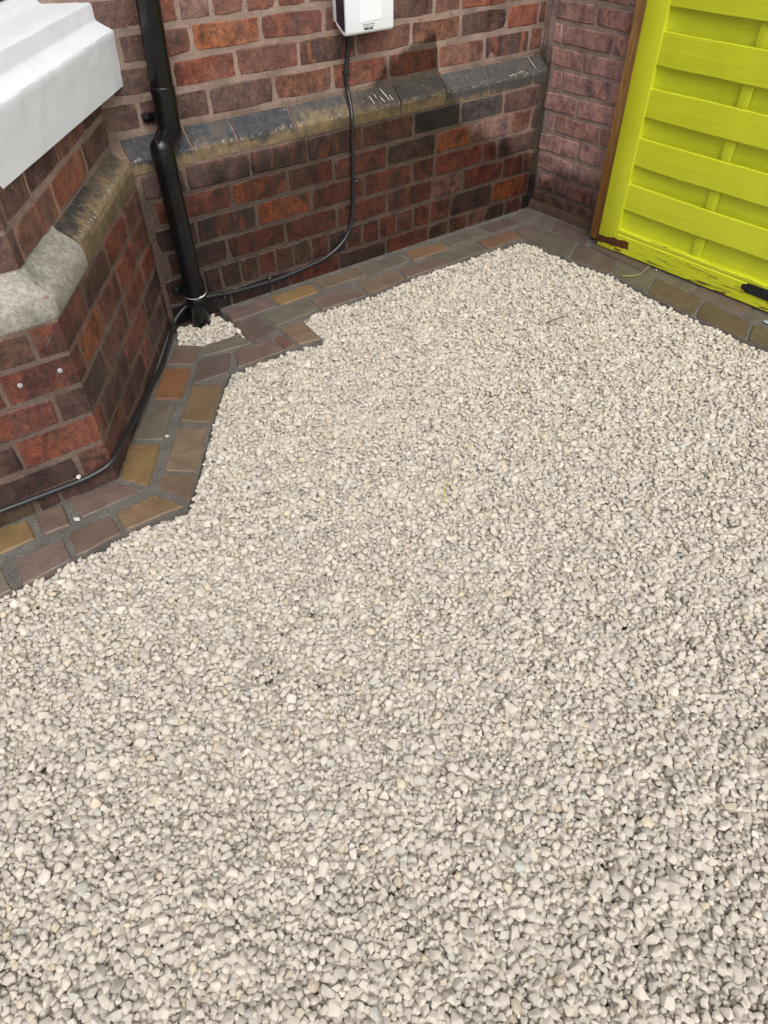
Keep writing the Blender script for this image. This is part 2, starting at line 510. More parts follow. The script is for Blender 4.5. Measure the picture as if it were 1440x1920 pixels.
def mat_post(name):
    nt = NT(name)
    q = nt.coord('Object')
    w = nt.noise(nt.n('ShaderNodeVectorMath', _operation='MULTIPLY', i0=q, i1=(14.0, 14.0, 1.6)).outputs[0], 1.0, 2.0, 0.5, 0.2)
    rings = nt.math('FRACT', nt.math('MULTIPLY', w, 13.0))
    rings = nt.math('ABSOLUTE', nt.math('SUBTRACT', nt.math('MULTIPLY', rings, 2.0), 1.0))
    n2 = nt.noise(nt.scale(q, (120.0, 120.0, 8.0)), 1.0, 3.0, 0.6)
    c = nt.mix(nt.rng(rings, 0.1, 0.95), (0.46, 0.255, 0.092), (0.32, 0.165, 0.052))
    c = nt.mix(nt.rng(n2, 0.4, 0.7, 0, 0.4), c, (0.15, 0.075, 0.024))
    z = nt.n('ShaderNodeSeparateXYZ', Vector=nt.pos()).outputs[2]
    wet = nt.rng(nt.math('ADD', z, nt.math('MULTIPLY', nt.noise(q, 9.0, 2.0), 0.3)), 0.62, 0.42)
    c = soak(nt, c, wet, 0.95, 1.25)
    return nt.out(c, nt.math('SUBTRACT', 0.6, nt.math('MULTIPLY', wet, 0.15)), rings, 0.0008, 0.5)

M = {
    'brick': mat_brick('old_red_brick', 0.09),
    'dusty': mat_brick('dusty_pink_brick', 0.20, (0.40, 0.285, 0.265)),
    'mortar': mat_mortar('lime_mortar', (0.29, 0.20, 0.152)),
    'mortar_up': mat_mortar('upper_lime_mortar', (0.365, 0.262, 0.21)),
    'mortar_pink': mat_mortar('dusty_mortar', (0.35, 0.255, 0.23)),
    'fillet': mat_plain('wet_cement_fillet', (0.075, 0.048, 0.033), 0.5, 70.0, 0.003, 0.35),
    'plinth': mat_plinth('sooty_plinth_brick'),
    'stone': mat_grey_stone('grey_plinth_stone'),
    'sett': mat_sett('wet_sandstone'),
    'joint': mat_joint('gritty_jointing'),
    'gravel': mat_gravel('cream_limestone_chippings'),
    'ground': mat_ground('ground_gravel'),
    'white': mat_white_paint('white_masonry_paint'),
    'pipe': mat_plain('black_plastic_pipe', (0.0055, 0.0055, 0.0065), 0.20, 30.0, 0.0008, 0.3, **{'Specular__IOR__Level': 0.42}),
    'cable': mat_plain('black_cable_sheath', (0.016, 0.017, 0.019), 0.32, 60.0, 0.0006),
    'case': mat_plain('white_plastic_case', (0.80, 0.835, 0.88), 0.28),
    'panel': mat_plain('smoked_plastic', (0.022, 0.020, 0.024), 0.25),
    'print': mat_plain('dark_print', (0.03, 0.03, 0.035), 0.5),
    'grey_print': mat_plain('grey_print', (0.22, 0.23, 0.26), 0.5),
    'paint0': mat_gate('lime_gate_paint', 0),
    'paint1': mat_gate('lime_gate_paint_split', 1),
    'paint2': mat_gate('lime_gate_paint_flaking', 2),
    'post': mat_post('brown_stained_timber'),
    'iron': mat_plain('black_iron', (0.012, 0.012, 0.013), 0.45, 120.0, 0.0006),
    'steel': mat_plain('dull_steel', (0.35, 0.35, 0.36), 0.35, Metallic=0.9),
    'glass': mat_plain('dark_glass', (0.055, 0.06, 0.065), 0.35, **{'Specular__IOR__Level': 0.15}),
    'straw': mat_plain('pale_straw', (0.36, 0.34, 0.10), 0.6),
    'straw2': mat_plain('yellow_straw', (0.52, 0.47, 0.10), 0.6),
    'twig': mat_plain('grey_twig', (0.10, 0.08, 0.07), 0.8, 200.0, 0.001),
    'lime': mat_plain('lime_splash', (0.62, 0.60, 0.53), 0.7),
    'plug': mat_plain('grey_plug', (0.36, 0.34, 0.36), 0.5),
    'pebble': mat_plain('cream_pebble', (0.60, 0.56, 0.49), 0.75, 90.0, 0.001, 0.2),
    'bluish_patch': mat_plain('pale_blue_patch', (0.50, 0.57, 0.66), 0.3, 60.0, 0.002, 0.6),
    'upper': None,
}
def mat_upper():
    nt = NT('upper_brickwork')
    q = nt.coord('Object')
    sw = nt.n('ShaderNodeSeparateXYZ', Vector=q).outputs
    v = nt.n('ShaderNodeCombineXYZ', X=sw[0], Y=sw[2], Z=0.0).outputs[0]
    b = nt.n('ShaderNodeTexBrick', Vector=v, Color1=(0.20, 0.09, 0.065, 1), Color2=(0.10, 0.055, 0.05, 1), Mortar=(0.29, 0.22, 0.19, 1), Scale=1.0,
             Mortar__Size=0.005, Brick__Width=0.236, Row__Height=0.085)
    return nt.out(b.outputs[0], 0.85, b.outputs[1], 0.004, -0.8)
M['upper'] = mat_upper()

# ------------------------------------------------------------------ measured layout (metres; corner of house wall and return wall = origin)
SETTS = [
    ('y', [[-2.6454, -0.6969], [-2.5298, -0.7203], [-2.5313, -0.8005], [-2.6719, -0.8082]]),
    ('pb', [[-2.5104, -0.715], [-2.4377, -0.7162], [-2.4426, -0.8096], [-2.5108, -0.8041]]),
    ('p', [[-2.4192, -0.6989], [-2.2897, -0.7151], [-2.2342, -0.7918], [-2.412, -0.7982]]),
    ('p', [[-2.5974, -0.8396], [-2.4741, -0.8431], [-2.4788, -0.9277], [-2.6048, -0.94]]),
    ('pb', [[-2.4593, -0.8353], [-2.3493, -0.835], [-2.3452, -0.9155], [-2.4673, -0.9252]]),
    ('t', [[-2.3351, -0.8357], [-2.2212, -0.8308], [-2.1745, -0.9201], [-2.3347, -0.9139]]),
    ('g', [[-2.6983, -0.8418], [-2.6315, -0.8382], [-2.6255, -0.9389], [-2.7107, -0.9468]]),
    ('y', [[-2.1984, -0.5795], [-2.1227, -0.6361], [-2.2214, -0.7906], [-2.2753, -0.7093]]),
    ('b', [[-2.1695, -0.7604], [-2.0925, -0.8179], [-2.1554, -0.9086], [-2.2054, -0.8079]]),
    ('bt', [[-2.0532, -0.5931], [-1.9735, -0.6464], [-2.0884, -0.8125], [-2.1603, -0.7503]]),
    ('g', [[-2.0612, -0.4166], [-1.9963, -0.4654], [-2.1058, -0.6239], [-2.1845, -0.565]]),
    ('o', [[-1.9166, -0.4114], [-1.8374, -0.4748], [-1.9564, -0.6295], [-2.03, -0.5644]]),
    ('or', [[-1.9524, -0.2593], [-1.8764, -0.3166], [-1.9768, -0.4621], [-2.0501, -0.407]]),
    ('pb', [[-1.8517, -0.1541], [-1.7888, -0.2017], [-1.8566, -0.3032], [-1.9372, -0.2505]]),
    ('gg', [[-1.7754, -0.2118], [-1.652, -0.2107], [-1.637, -0.2943], [-1.8145, -0.2727]]),
    ('p', [[-1.7126, -0.3114], [-1.577, -0.3129], [-1.5628, -0.4074], [-1.7519, -0.4105]]),
    ('pd', [[-1.8364, -0.2854], [-1.723, -0.3078], [-1.7851, -0.4135], [-1.9126, -0.4068]]),
    ('pd', [[-1.6232, -0.1386], [-1.5224, -0.1518], [-1.5252, -0.279], [-1.6233, -0.3003], [-1.6345, -0.2739]]),
    ('r', [[-1.5659, -0.3123], [-1.5245, -0.3119], [-1.5135, -0.3966], [-1.5658, -0.4051]]),
    ('t2', [[-1.5131, -0.2695], [-1.4185, -0.2648], [-1.4277, -0.4214], [-1.5112, -0.4072]]),
    ('gg', [[-1.5154, -0.1472], [-1.3301, -0.1501], [-1.3226, -0.2334], [-1.513, -0.246]]),
    ('p', [[-1.6147, -0.0318], [-1.4297, -0.0426], [-1.4333, -0.1186], [-1.6226, -0.1247]]),
    ('y2', [[-1.4211, -0.0438], [-1.2388, -0.045], [-1.2452, -0.1182], [-1.4216, -0.1223]]),
    ('p', [[-1.3144, -0.1516], [-1.1354, -0.1519], [-1.1114, -0.2525], [-1.3158, -0.2487]]),
    ('b', [[-1.2232, -0.0398], [-1.0124, -0.0356], [-1.015, -0.1116], [-1.2184, -0.1109]]),
    ('b', [[-1.0918, -0.1513], [-0.9121, -0.1605], [-0.9084, -0.2339], [-1.1065, -0.2563]]),
    ('gg', [[-0.9947, -0.0369], [-0.8052, -0.0434], [-0.8, -0.1176], [-1.0078, -0.1348]]),
    ('p', [[-0.8915, -0.1583], [-0.6813, -0.1576], [-0.6824, -0.2387], [-0.9084, -0.2339]]),
    ('b2', [[-0.77, -0.0379], [-0.5894, -0.056], [-0.5854, -0.1265], [-0.7894, -0.1256]]),
    ('gg', [[-0.6545, -0.146], [-0.4705, -0.154], [-0.4823, -0.232], [-0.6775, -0.2362]]),
    ('g2', [[-0.5771, -0.0447], [-0.3739, -0.0374], [-0.3728, -0.1105], [-0.575, -0.1212]]),
    ('or2', [[-0.4597, -0.1486], [-0.26, -0.1542], [-0.2682, -0.2333], [-0.4734, -0.2323]]),
    ('pd', [[-0.3529, -0.0315], [-0.1631, -0.0416], [-0.1649, -0.1166], [-0.3504, -0.1206]]),
    ('g2', [[-0.1449, -0.0401], [-0.0222, -0.0155], [-0.0252, -0.109], [-0.155, -0.1167]]),
    ('pd', [[-0.2469, -0.1642], [-0.1493, -0.1586], [-0.1452, -0.2279], [-0.2765, -0.2616]]),
    ('g2', [[-0.2729, -0.2644], [-0.1456, -0.2349], [-0.1211, -0.4084], [-0.2656, -0.4949]]),
    ('pd', [[-0.2623, -0.5037], [-0.1219, -0.4214], [-0.1138, -0.6424], [-0.2342, -0.6958]]),
    ('g2', [[-0.2311, -0.704], [-0.1146, -0.6542], [-0.1219, -0.8165], [-0.2488, -0.8874]]),
    ('br', [[-0.2474, -0.8939], [-0.123, -0.833], [-0.124, -1.0462], [-0.2576, -1.1065]]),
    ('br', [[-0.2565, -1.1171], [-0.1251, -1.0611], [-0.1327, -1.259], [-0.2509, -1.3162]]),
    ('y3', [[-0.2498, -1.3259], [-0.1352, -1.2713], [-0.1148, -1.4368], [-0.2383, -1.4917]]),
    ('br', [[-0.2373, -1.5006], [-0.1173, -1.4481], [-0.0996, -1.6166], [-0.2187, -1.6634]]),
    ('g2', [[-0.0213, -0.112], [-0.0187, -0.1836], [-0.1273, -0.2562], [-0.1379, -0.1673]]),
    ('pd', [[-0.0193, -0.1908], [0.002, -0.3699], [-0.1167, -0.4591], [-0.1258, -0.2645]]),
]
EDGE = [[-2.7265, -0.9389], [-2.655, -0.9391], [-2.4739, -0.9291], [-2.3354, -0.9157], [-2.1696, -0.9262], [-2.0889, -0.8206], [-1.9587, -0.6378], [-1.8347, -0.4731], [-1.7808, -0.4128], [-1.5584, -0.4107], [-1.4252, -0.4278], [-1.4134, -0.2639], [-1.3222, -0.2438], [-1.109, -0.2598], [-0.9112, -0.2376], [-0.6807, -0.24], [-0.4734, -0.2389], [-0.2784, -0.2602], [-0.2695, -0.5045], [-0.2361, -0.7002], [-0.2523, -0.8902], [-0.2609, -1.1089], [-0.2511, -1.3205], [-0.2403, -1.5024], [-0.2139, -1.6783]]
PATCH = [[-1.806, -0.0382], [-1.6576, -0.0343], [-1.6261, -0.1316], [-1.6289, -0.2556], [-1.6473, -0.2097], [-1.7754, -0.2118], [-1.8502, -0.1509]]

A = Vector((-2.2793, -0.7036))          # bay: arris between its front and its splay
I = Vector((-1.811, 0.0))               # bay: where the splay meets the house wall
SD = (A - I).normalized()               # along the splay, from the house wall out
SN = Vector((0.8325, -0.5541))          # out of the splay
SL = (A - I).length

# ------------------------------------------------------------------ ground
def ground():
    bm = bmesh.new()
    R = 150.0
    ring = [-R, -40, -10, -4, 0, 2, 10, 40, R]
    vs = [[bm.verts.new((x, y, -0.045)) for x in ring] for y in ring]
    for i in range(8):
        for j in range(8):
            bm.faces.new((vs[i][j], vs[i][j + 1], vs[i + 1][j + 1], vs[i + 1][j]))
    tag(link('ground', bm_mesh(bm, 'ground', M['ground'])), kind='structure')
ground()

# ------------------------------------------------------------------ masonry helpers
PAL = {   # dry base colours; alpha = amount of orange flashing
    'o': (0.34, 0.115, 0.042, 0.35), 'r': (0.235, 0.072, 0.041, 0.12), 'R': (0.265, 0.080, 0.044, 0.6), 'd': (0.112, 0.052, 0.042, 0.0),
    'D': (0.105, 0.050, 0.041, 0.85), 'm': (0.185, 0.078, 0.054, 0.25), 'M': (0.18, 0.074, 0.050, 0.7), 'k': (0.055, 0.043, 0.044, 0.0),
    'p': (0.30, 0.165, 0.148, 0.0), 'q': (0.40, 0.225, 0.20, 0.0), 'Q': (0.34, 0.18, 0.155, 0.0), 'b': (0.15, 0.095, 0.055, 0.0), 'g': (0.125, 0.105, 0.098, 0.0)}

def brick_mesh(w, h, depth=0.02, bev=0.0038, jit=0.0021):
    """One brick face: uneven outline, rounded arris, sides running back into the mortar. Local x along, y inward, z up."""
    def outline(ins):
        a, b = w / 2 - ins, h / 2 - ins
        return [(-a, -b), (-a / 3, -b), (a / 3, -b), (a, -b), (a, -b / 4), (a, b / 3), (a, b), (a / 3, b), (-a / 3, b), (-a, b), (-a, b / 3), (-a, -b / 4)]
    j = [(rng.uniform(-jit, jit), rng.uniform(-jit, jit)) for _ in range(12)]
    for k in (0, 3, 6, 9):
        if rng.random() < 0.4:
            s = rng.uniform(0.002, 0.008)
            px, pz = outline(0)[k]
            j[k] = (-math.copysign(s, px), -math.copysign(s * rng.uniform(0.4, 1), pz))
    bm = bmesh.new()
    rings = []
    for ins, y in ((0.0, depth), (0.0, bev), (bev, 0.0)):
        rings.append([bm.verts.new((x + j[k][0], y + (rng.uniform(-0.0006, 0.0006) if y == 0 else 0), z + j[k][1])) for k, (x, z) in enumerate(outline(ins))])
    for a, b in ((0, 1), (1, 2)):
        for k in range(12):
            bm.faces.new((rings[a][k], rings[a][(k + 1) % 12], rings[b][(k + 1) % 12], rings[b][k]))
    bm.faces.new(rings[2])
    me = bm_mesh(bm, 'brick', None)
    return me

def wall_brick(parent, origin, u, z0, z1, s0, s1, col, mat, y_off=0.0, name='brick', bed=0.010, perp=0.009):
    """brick between bed lines z0..z1 and perpend centres s0..s1 on the wall plane through origin along u"""
    w, h = (s1 - s0) - perp, (z1 - z0) - bed
    if w < 0.012:
        return None
    me = brick_mesh(w, h)
    me.materials.append(mat)
    inn = Vector((-u.y, u.x))
    c = Vector(origin) + u * ((s0 + s1) / 2) + inn * (y_off + rng.uniform(-0.0015, 0.0015))
    o = link(name, me, parent, (c.x, c.y, (z0 + z1) / 2 + rng.uniform(-0.001, 0.001)), atan2(u.y, u.x) + rng.uniform(-0.004, 0.004))
    o.rotation_euler = (rng.uniform(-0.009, 0.009), rng.uniform(-0.005, 0.005), o.rotation_euler.z)
    b = PAL[col]
    k = rng.uniform(0.88, 1.12)
    o.color = (b[0] * k, b[1] * k * rng.uniform(0.94, 1.06), b[2] * k * rng.uniform(0.92, 1.08), b[3])
    return o

def mortar_sheet(parent, origin, u, s0, s1, z0, z1, y_off, mat, step=0.03, amp=0.0009):
    bm = bmesh.new()
    inn = Vector((-u.y, u.x))
    nx, nz = max(2, int((s1 - s0) / step)), max(2, int((z1 - z0) / step))
    g = []
    for j in range(nz + 1):
        row = []
        for i in range(nx + 1):
            s, z = s0 + (s1 - s0) * i / nx, z0 + (z1 - z0) * j / nz
            p = Vector(origin) + u * s
            d = noise.noise(Vector((p.x * 14, p.y * 14, z * 14))) * amp
            p = p + inn * (y_off + d)
            row.append(bm.verts.new((p.x, p.y, z)))
        g.append(row)
    for j in range(nz):
        for i in range(nx):
            bm.faces.new((g[j][i], g[j][i + 1], g[j + 1][i + 1], g[j + 1][i]))
    me = bm_mesh(bm, 'mortar', mat, True)
    return link('mortar', me, parent)

# ------------------------------------------------------------------ house wall
UX = Vector((1.0, 0.0))
house = thing('brick_wall', 'old red brick house wall with a sooty sloping plinth course behind the downpipe', 'wall')
YU = 0.055
LOW = [  # z bottom, z top, perpends, colours from left to right
    (0.424, 0.510, [-1.800, -1.644, -1.408, -1.180, -0.943, -0.701, -0.464, -0.231, -0.012], 'd d D D m k k d'),
    (0.338, 0.424, [-1.770, -1.492, -1.270, -1.071, -0.828, -0.588, -0.399, -0.173, -0.058, 0.010], 'R o r r d o p m d'),
    (0.250, 0.338, [-1.790, -1.642, -1.410, -1.177, -0.939, -0.704, -0.588, -0.327, -0.242, -0.010], 'd D o r r r R r d'),
    (0.160, 0.250, [-1.770, -1.541, -1.300, -1.071, -0.830, -0.596, -0.431, -0.199, -0.076, 0.004], 'd r r r r p r r m'),
    (0.064, 0.160, [-1.800, -1.728, -1.650, -1.584, -1.504, -1.428, -1.355, -1.277, -1.195, -1.116, -1.032, -0.954, -0.871, -0.781, -0.695, -0.603, -0.491, -0.254, -0.030, 0.004],
     'd d d d m r m b r d m r r m r r d o d'),
    (-0.020, 0.064, [-1.800, -1.560, -1.386, -1.306, -1.072, -0.837, -0.610, -0.496, -0.391, -0.283, -0.164, -0.060, 0.004], 'k d d r d r m m p d m k'),
]
for z0, z1, ps, cols in LOW:
    for s0, s1, c in zip(ps, ps[1:], cols.split()):
        wall_brick(house, (0, 0), UX, z0, z1, s0, s1, c, M['brick'], y_off=-0.0008)
mortar_sheet(house, (0, 0), UX, -1.83, 0.02, -0.05, 0.512, 0.0018, M['mortar'])
UP = [
    (0.612, 0.705, [-1.86, -1.729, -1.494, -1.255, -1.021, -0.781, -0.545, -0.311, -0.067, 0.010], 'd d d m r R m D m', 0.017),
    (0.705, 0.790, [-1.80, -1.60, -1.381, -1.150, -0.918, -0.677, -0.442, -0.202, -0.030, 0.014], 'd r m D m M d R m', 0.012),
    (0.790, 0.872, [-1.745, -1.640, -1.518, -1.281, -1.044, -0.808, -0.572, -0.445, -0.205, 0.012], 'd m o r m d m R m', 0.012),
    (0.872, 0.955, [-1.86, -1.660, -1.545, -1.438, -1.326, -1.214, -1.10, -0.985, -0.87, -0.755, -0.640, -0.525, -0.41, -0.295, -0.18, -0.065, 0.012], 'd r p m m R m r d m r p m r d m', 0.012),
    (0.955, 1.038, [-1.87, -1.64, -1.405, -1.17, -0.935, -0.70, -0.465, -0.23, 0.012], 'd m r m r m d r', 0.012),
    (1.038, 1.120, [-1.87, -1.76, -1.52, -1.28, -1.05, -0.81, -0.58, -0.34, -0.10, 0.012], 'd m r m r m d r m', 0.012),
]
for z0, z1, ps, cols, bed in UP:
    for s0, s1, c in zip(ps, ps[1:], cols.split()):
        wall_brick(house, (0, YU), UX, z0, z1, s0, s1, c, M['brick'], y_off=-0.0006, bed=bed + 0.0015, perp=0.011)
mortar_sheet(house, (0, YU), UX, -1.93, 0.03, 0.595, 1.122, 0.0016, M['mortar_up'])
PLP = [(0.03, 0.500), (0.0, 0.514), (0.0, 0.549), (-0.004, 0.556), (-0.053, 0.598), (-0.056, 0.606), (-0.075, 0.606), (-0.075, 0.500)]
def plinth_brick(parent, path, col, flake, prof, name='plinth_brick', mat=None, jit=0.0012):
    bm = bmesh.new()
    pr = [(o, z) for o, z in prof]
    sweep_bm(bm, pr, path, True)
    bmesh.ops.bevel(bm, geom=[e for e in bm.edges if len(e.link_faces) == 2 and e.calc_face_angle(0) > 0.5], offset=0.003, segments=1, affect='EDGES')
    for v in bm.verts:
        v.co += Vector((rng.uniform(-jit, jit), rng.uniform(-jit, jit), rng.uniform(-jit, jit)))
    o = link(name, bm_mesh(bm, name, mat or M['plinth']), parent)
    o.color = (*col, flake)
    return o
PPROF = [(-0.015, 0.512), (0.0, 0.512), (0.001, 0.545), (-0.002, 0.556), (-0.050, 0.598), (-0.056, 0.607), (-0.070, 0.607), (-0.070, 0.512)]
PJ = [(-1.815, (0.050, 0.052, 0.057), .62), (-1.60, (0.048, 0.052, 0.058), .72), (-1.441, (0.045, 0.047, 0.054), .66), (-1.216, (0.075, 0.070, 0.066), .86),
      (-0.985, (0.095, 0.080, 0.066), .80), (-0.763, (0.064, 0.056, 0.046), .74), (-0.542, (0.075, 0.072, 0.07), .45), (-0.316, (0.078, 0.073, 0.07), .40), (-0.075, (0.085, 0.075, 0.072), .35), (0.008, None, 0)]
for (x0, c, f), (x1, _, _) in zip(PJ, PJ[1:]):
    plinth_brick(house, [(x0 + 0.004, 0.0), (x1 - 0.004, 0.0)], c, f, PPROF)
bm = bmesh.new()
sweep_bm(bm, [(-0.002, 0.508), (-0.003, 0.550), (-0.052, 0.594), (-0.054, 0.612)], [(-1.85, 0.0), (0.01, 0.0)])
link('plinth_mortar', bm_mesh(bm, 'plinth_mortar', M['mortar']), house)
box_obj('wall_core', M['mortar'], house, -4.5, 0.35, 0.066, 0.32, -0.05, 1.12, 0)
box_obj('upper_courses', M['upper'], house, -4.5, 0.35, 0.056, 0.32, 1.12, 5.2, 0)
box_obj('lower_core', M['mortar'], house, -1.85, 0.02, 0.012, 0.064, -0.05, 0.506, 0)
# lime splashes brushed onto the plinth slope
def streaks(parent, segs):
    bm = bmesh.new()
    for a, b, w in segs:
        a, b = Vector(a), Vector(b)
        t = (b - a).normalized()
        s = t.cross(Vector((0, -0.65, 0.76))).normalized() * w
        nrm = Vector((0, -0.65, 0.76)) * 0.0014
        m = (a + b) / 2 + s * rng.uniform(-0.5, 0.5)
        vs = [bm.verts.new(q + nrm) for q in (a - s * .5, a + s * .5, m + s, b + s * .4, b - s * .4, m - s)]
        bm.faces.new(vs)
        r = bmesh.ops.extrude_face_region(bm, geom=list(bm.faces)[-1:])
        for v in [g for g in r['geom'] if isinstance(g, bmesh.types.BMVert)]:
            v.co += nrm * 0.6
    o = link('lime_splash', bm_mesh(bm, 'lime_splash', M['lime']), parent)
    tag(o, kind='stuff')
def on_slope(x, z):
    return (x, max(0.0, (z - 0.556) / (0.598 - 0.556) * 0.048) if z > 0.556 else -0.0005, z)
streaks(house, [(on_slope(a, b), on_slope(c, d), w) for a, b, c, d, w in
        [(-.885, .585, -.877, .562, .0014), (-.862, .588, -.857, .575, .0012), (-.842, .578, -.832, .562, .0013), (-.826, .598, -.808, .564, .0016), (-.80, .577, -.793, .562, .0014),
         (-.073, .603, -.0565, .562, .0012), (-.216, .560, -.168, .562, .0011), (-.160, .563, -.128, .564, .001)]])
# injected damp-course plugs
def plug(parent, x, y, z, r=0.0058):
    bm = bmesh.new()
    tube_bm(bm, [(x, y + 0.004, z), (x, y - 0.0015, z), (x, y - 0.0022, z)], [r, r, r * 0.7], 12)
    link('damp_plug', bm_mesh(bm, 'damp_plug', M['plug'], True), parent)

# ------------------------------------------------------------------ bay
bay = thing('bay_wall', 'angled brick bay base under a thick white painted window sill', 'bay window')
YA = A.y
def plan(s, off=0.0):
    return I + SD * s + SN * off
def wrap_brick(parent, xf, ss, z0, z1, col, inset=0.0, bed=0.0145):
    """squint brick: turns the bay's arris from its front face (x = xf) onto the splay (distance ss from the house wall)"""
    AA = A + Vector((-0.5357, 1.0)) * inset
    p0, p2 = Vector((xf + 0.0045, YA + inset)), plan(ss + 0.0045, -inset)
    bm = bmesh.new()
    h0, h1 = z0 + bed / 2, z1 - bed / 2
    sweep_bm(bm, [(0.0, h0), (0.0, h1), (-0.02, h1), (-0.02, h0)], [p0, AA, p2], True)
    bmesh.ops.bevel(bm, geom=[e for e in bm.edges if len(e.link_faces) == 2 and e.calc_face_angle(0) > 0.4], offset=0.0035, segments=1, affect='EDGES')
    for v in bm.verts:
        v.co += Vector((rng.uniform(-1, 1), rng.uniform(-1, 1), rng.uniform(-1, 1))) * 0.0011
    me = bm_mesh(bm, 'brick', M['brick'])
    o = link('brick', me, parent)
    b = PAL[col]
    k = rng.uniform(0.9, 1.1)
    o.color = (b[0] * k, b[1] * k, b[2] * k, b[3])
US = -SD                                  # u direction on the splay (towards the house wall); s measured from A side
BAY = [  # z0, z1, front perpends (to the left), arris perpends, splay perpends from the arris inwards
    (0.400, 0.488, [-2.35, -2.585, -2.82], (-2.35, 0.665), [0.665, 0.43, 0.20, 0.0], 'm r d', 'd r m d', 'r'),
    (0.310, 0.400, [-2.45, -2.69], (-2.45, 0.788), [0.788, 0.600, 0.40, 0.19, 0.0], 'r m', 'o r R m', 'r'),
    (0.222, 0.310, [-2.355, -2.592, -2.83], (-2.355, 0.668), [0.668, 0.403, 0.17, 0.0], 'r r', 'm R r d', 'd'),
    (0.130, 0.222, [-2.478, -2.71], (-2.478, 0.783), [0.783, 0.512, 0.23, 0.0], 'd m', 'd r d', 'R'),
    (0.045, 0.130, [-2.357, -2.60, -2.84], (-2.357, 0.656), [0.656, 0.381, 0.281, 0.05, 0.0], 'd d', 'd r d d', 'm'),
    (-0.045, 0.045, [-2.43, -2.494, -2.62, -2.80], (-2.43, 0.70), [0.70, 0.45, 0.22, 0.0], 'd b d', 'd d d', 'd'),
]
for z0, z1, fp, (xa, sa), sp, fc, sc, ac in BAY:
    wrap_brick(bay, xa, sa, z0, z1, ac)
    fcs, scs = fc.split(), sc.split()
    for k, (a, b) in enumerate(zip(fp, fp[1:])):
        wall_brick(bay, (0, YA), UX, z0, z1, b, a, fcs[k % len(fcs)], M['brick'], y_off=-0.0018, bed=0.0145, perp=0.012)
    for k, (a, b) in enumerate(zip(sp, sp[1:])):
        wall_brick(bay, A, US, z0, z1, SL - a, SL - b, scs[k % len(scs)], M['brick'], y_off=-0.0020, bed=0.0145, perp=0.012)
mortar_sheet(bay, (0, YA), UX, -2.9, A.x - 0.001, -0.05, 0.49, 0.0012, M['mortar'])
mortar_sheet(bay, A, US, 0.001, SL + 0.02, -0.05, 0.49, 0.0012, M['mortar'])
# upper part of the bay, set back behind the plinth
AU = A + Vector((-0.5357, 1.0)) * YU
UPB = [(0.588, 0.676, [-2.33, -2.56, -2.8], (-2.36, 0.775), [0.775, 0.507, 0.223, -0.05], 'k m', 'm r d', 'd', 0.014),
       (0.676, 0.760, [-2.46, -2.7], (-2.46, 0.79), [0.79, 0.63, 0.40, 0.17, -0.05], 'm d', 'd d m d', 'd', 0.012)]
for z0, z1, fp, (xa, sa), sp, fc, sc, ac, bed in UPB:
    wrap_brick(bay, xa, sa, z0, z1, ac, YU, bed)
    fcs, scs = fc.split(), sc.split()
    for k, (a, b) in enumerate(zip([xa] + fp[1:], fp[1:])):
        wall_brick(bay, (0, YA + YU), UX, z0, z1, b, a, fcs[k % len(fcs)], M['brick'], bed=bed)
    for k, (a, b) in enumerate(zip(sp, sp[1:])):
        wall_brick(bay, A - SN * YU, US, z0, z1, SL - a, SL - b, scs[k % len(scs)], M['brick'], bed=bed)
mortar_sheet(bay, (0, YA + YU), UX, -2.9, AU.x - 0.001, 0.57, 0.80, 0.0022, M['mortar_up'])
mortar_sheet(bay, A - SN * YU, US, (A - SN * YU - AU).length + 0.001, SL + 0.08, 0.57, 0.80, 0.0022, M['mortar_up'])
BPR = [(-0.015, 0.490), (0.0, 0.490), (0.002, 0.532), (-0.002, 0.546), (-0.048, 0.581), (-0.056, 0.590), (-0.075, 0.590), (-0.075, 0.490)]
# grey stone: one worn block turning the corner
def stone_block():
    bm = bmesh.new()
    prof = [(-0.02, 0.486), (0.0, 0.487), (0.004, 0.500), (0.004, 0.522), (0.0, 0.538), (-0.010, 0.552), (-0.028, 0.570), (-0.045, 0.583), (-0.056, 0.594), (-0.075, 0.594), (-0.075, 0.486)]
    n1 = [Vector((-2.95 + (A.x - 0.04 + 2.95) * i / 22, YA)) for i in range(23)]
    arc = [A + Vector((-0.022, 0.0015)), A + Vector((-0.006, 0.004)), plan(SL - 0.006, -0.002), plan(SL - 0.022, 0.0)]
    n2 = [plan(SL - 0.04 - (SL - 0.04 - 0.578) * i / 10) for i in range(11)]
    sweep_bm(bm, prof, n1 + arc + n2, True)
    for v in bm.verts:
        d = noise.noise(v.co * 22) * 0.0020 + noise.noise(v.co * 60) * 0.0012
        v.co += Vector((d * 0.5, -d * 0.6, d))
    me = bm_mesh(bm, 'plinth_stone', M['stone'])
    smooth_by_angle(me, 40)
    tag(link('plinth_stone', me, bay), 'pale grey worn stone block')
stone_block()
for a, b, c, f in ((0.568, 0.292, (0.045, 0.042, 0.038), .80), (0.286, 0.008, (0.105, 0.085, 0.060), .84)):
    plinth_brick(bay, [plan(a), plan(b)], c, f, BPR)
bm = bmesh.new()
sweep_bm(bm, [(-0.003, 0.484), (-0.004, 0.540), (-0.052, 0.577), (-0.0545, 0.594)], [Vector((-2.9, YA)), A, plan(-0.03)])
link('plinth_mortar', bm_mesh(bm, 'plinth_mortar', M['mortar']), bay)
bm = bmesh.new()
AC = A + Vector((-0.5357, 1.0)) * 0.012
sweep_bm(bm, [(0.0, -0.05), (0.0, 0.486), (-0.055, 0.486), (-0.055, 0.80), (-0.16, 0.80), (-0.16, 0.975)], [Vector((-4.5, YA + 0.012)), AC, plan(-0.1, -0.012)])
link('bay_core', bm_mesh(bm, 'bay_core', M['mortar']), bay)
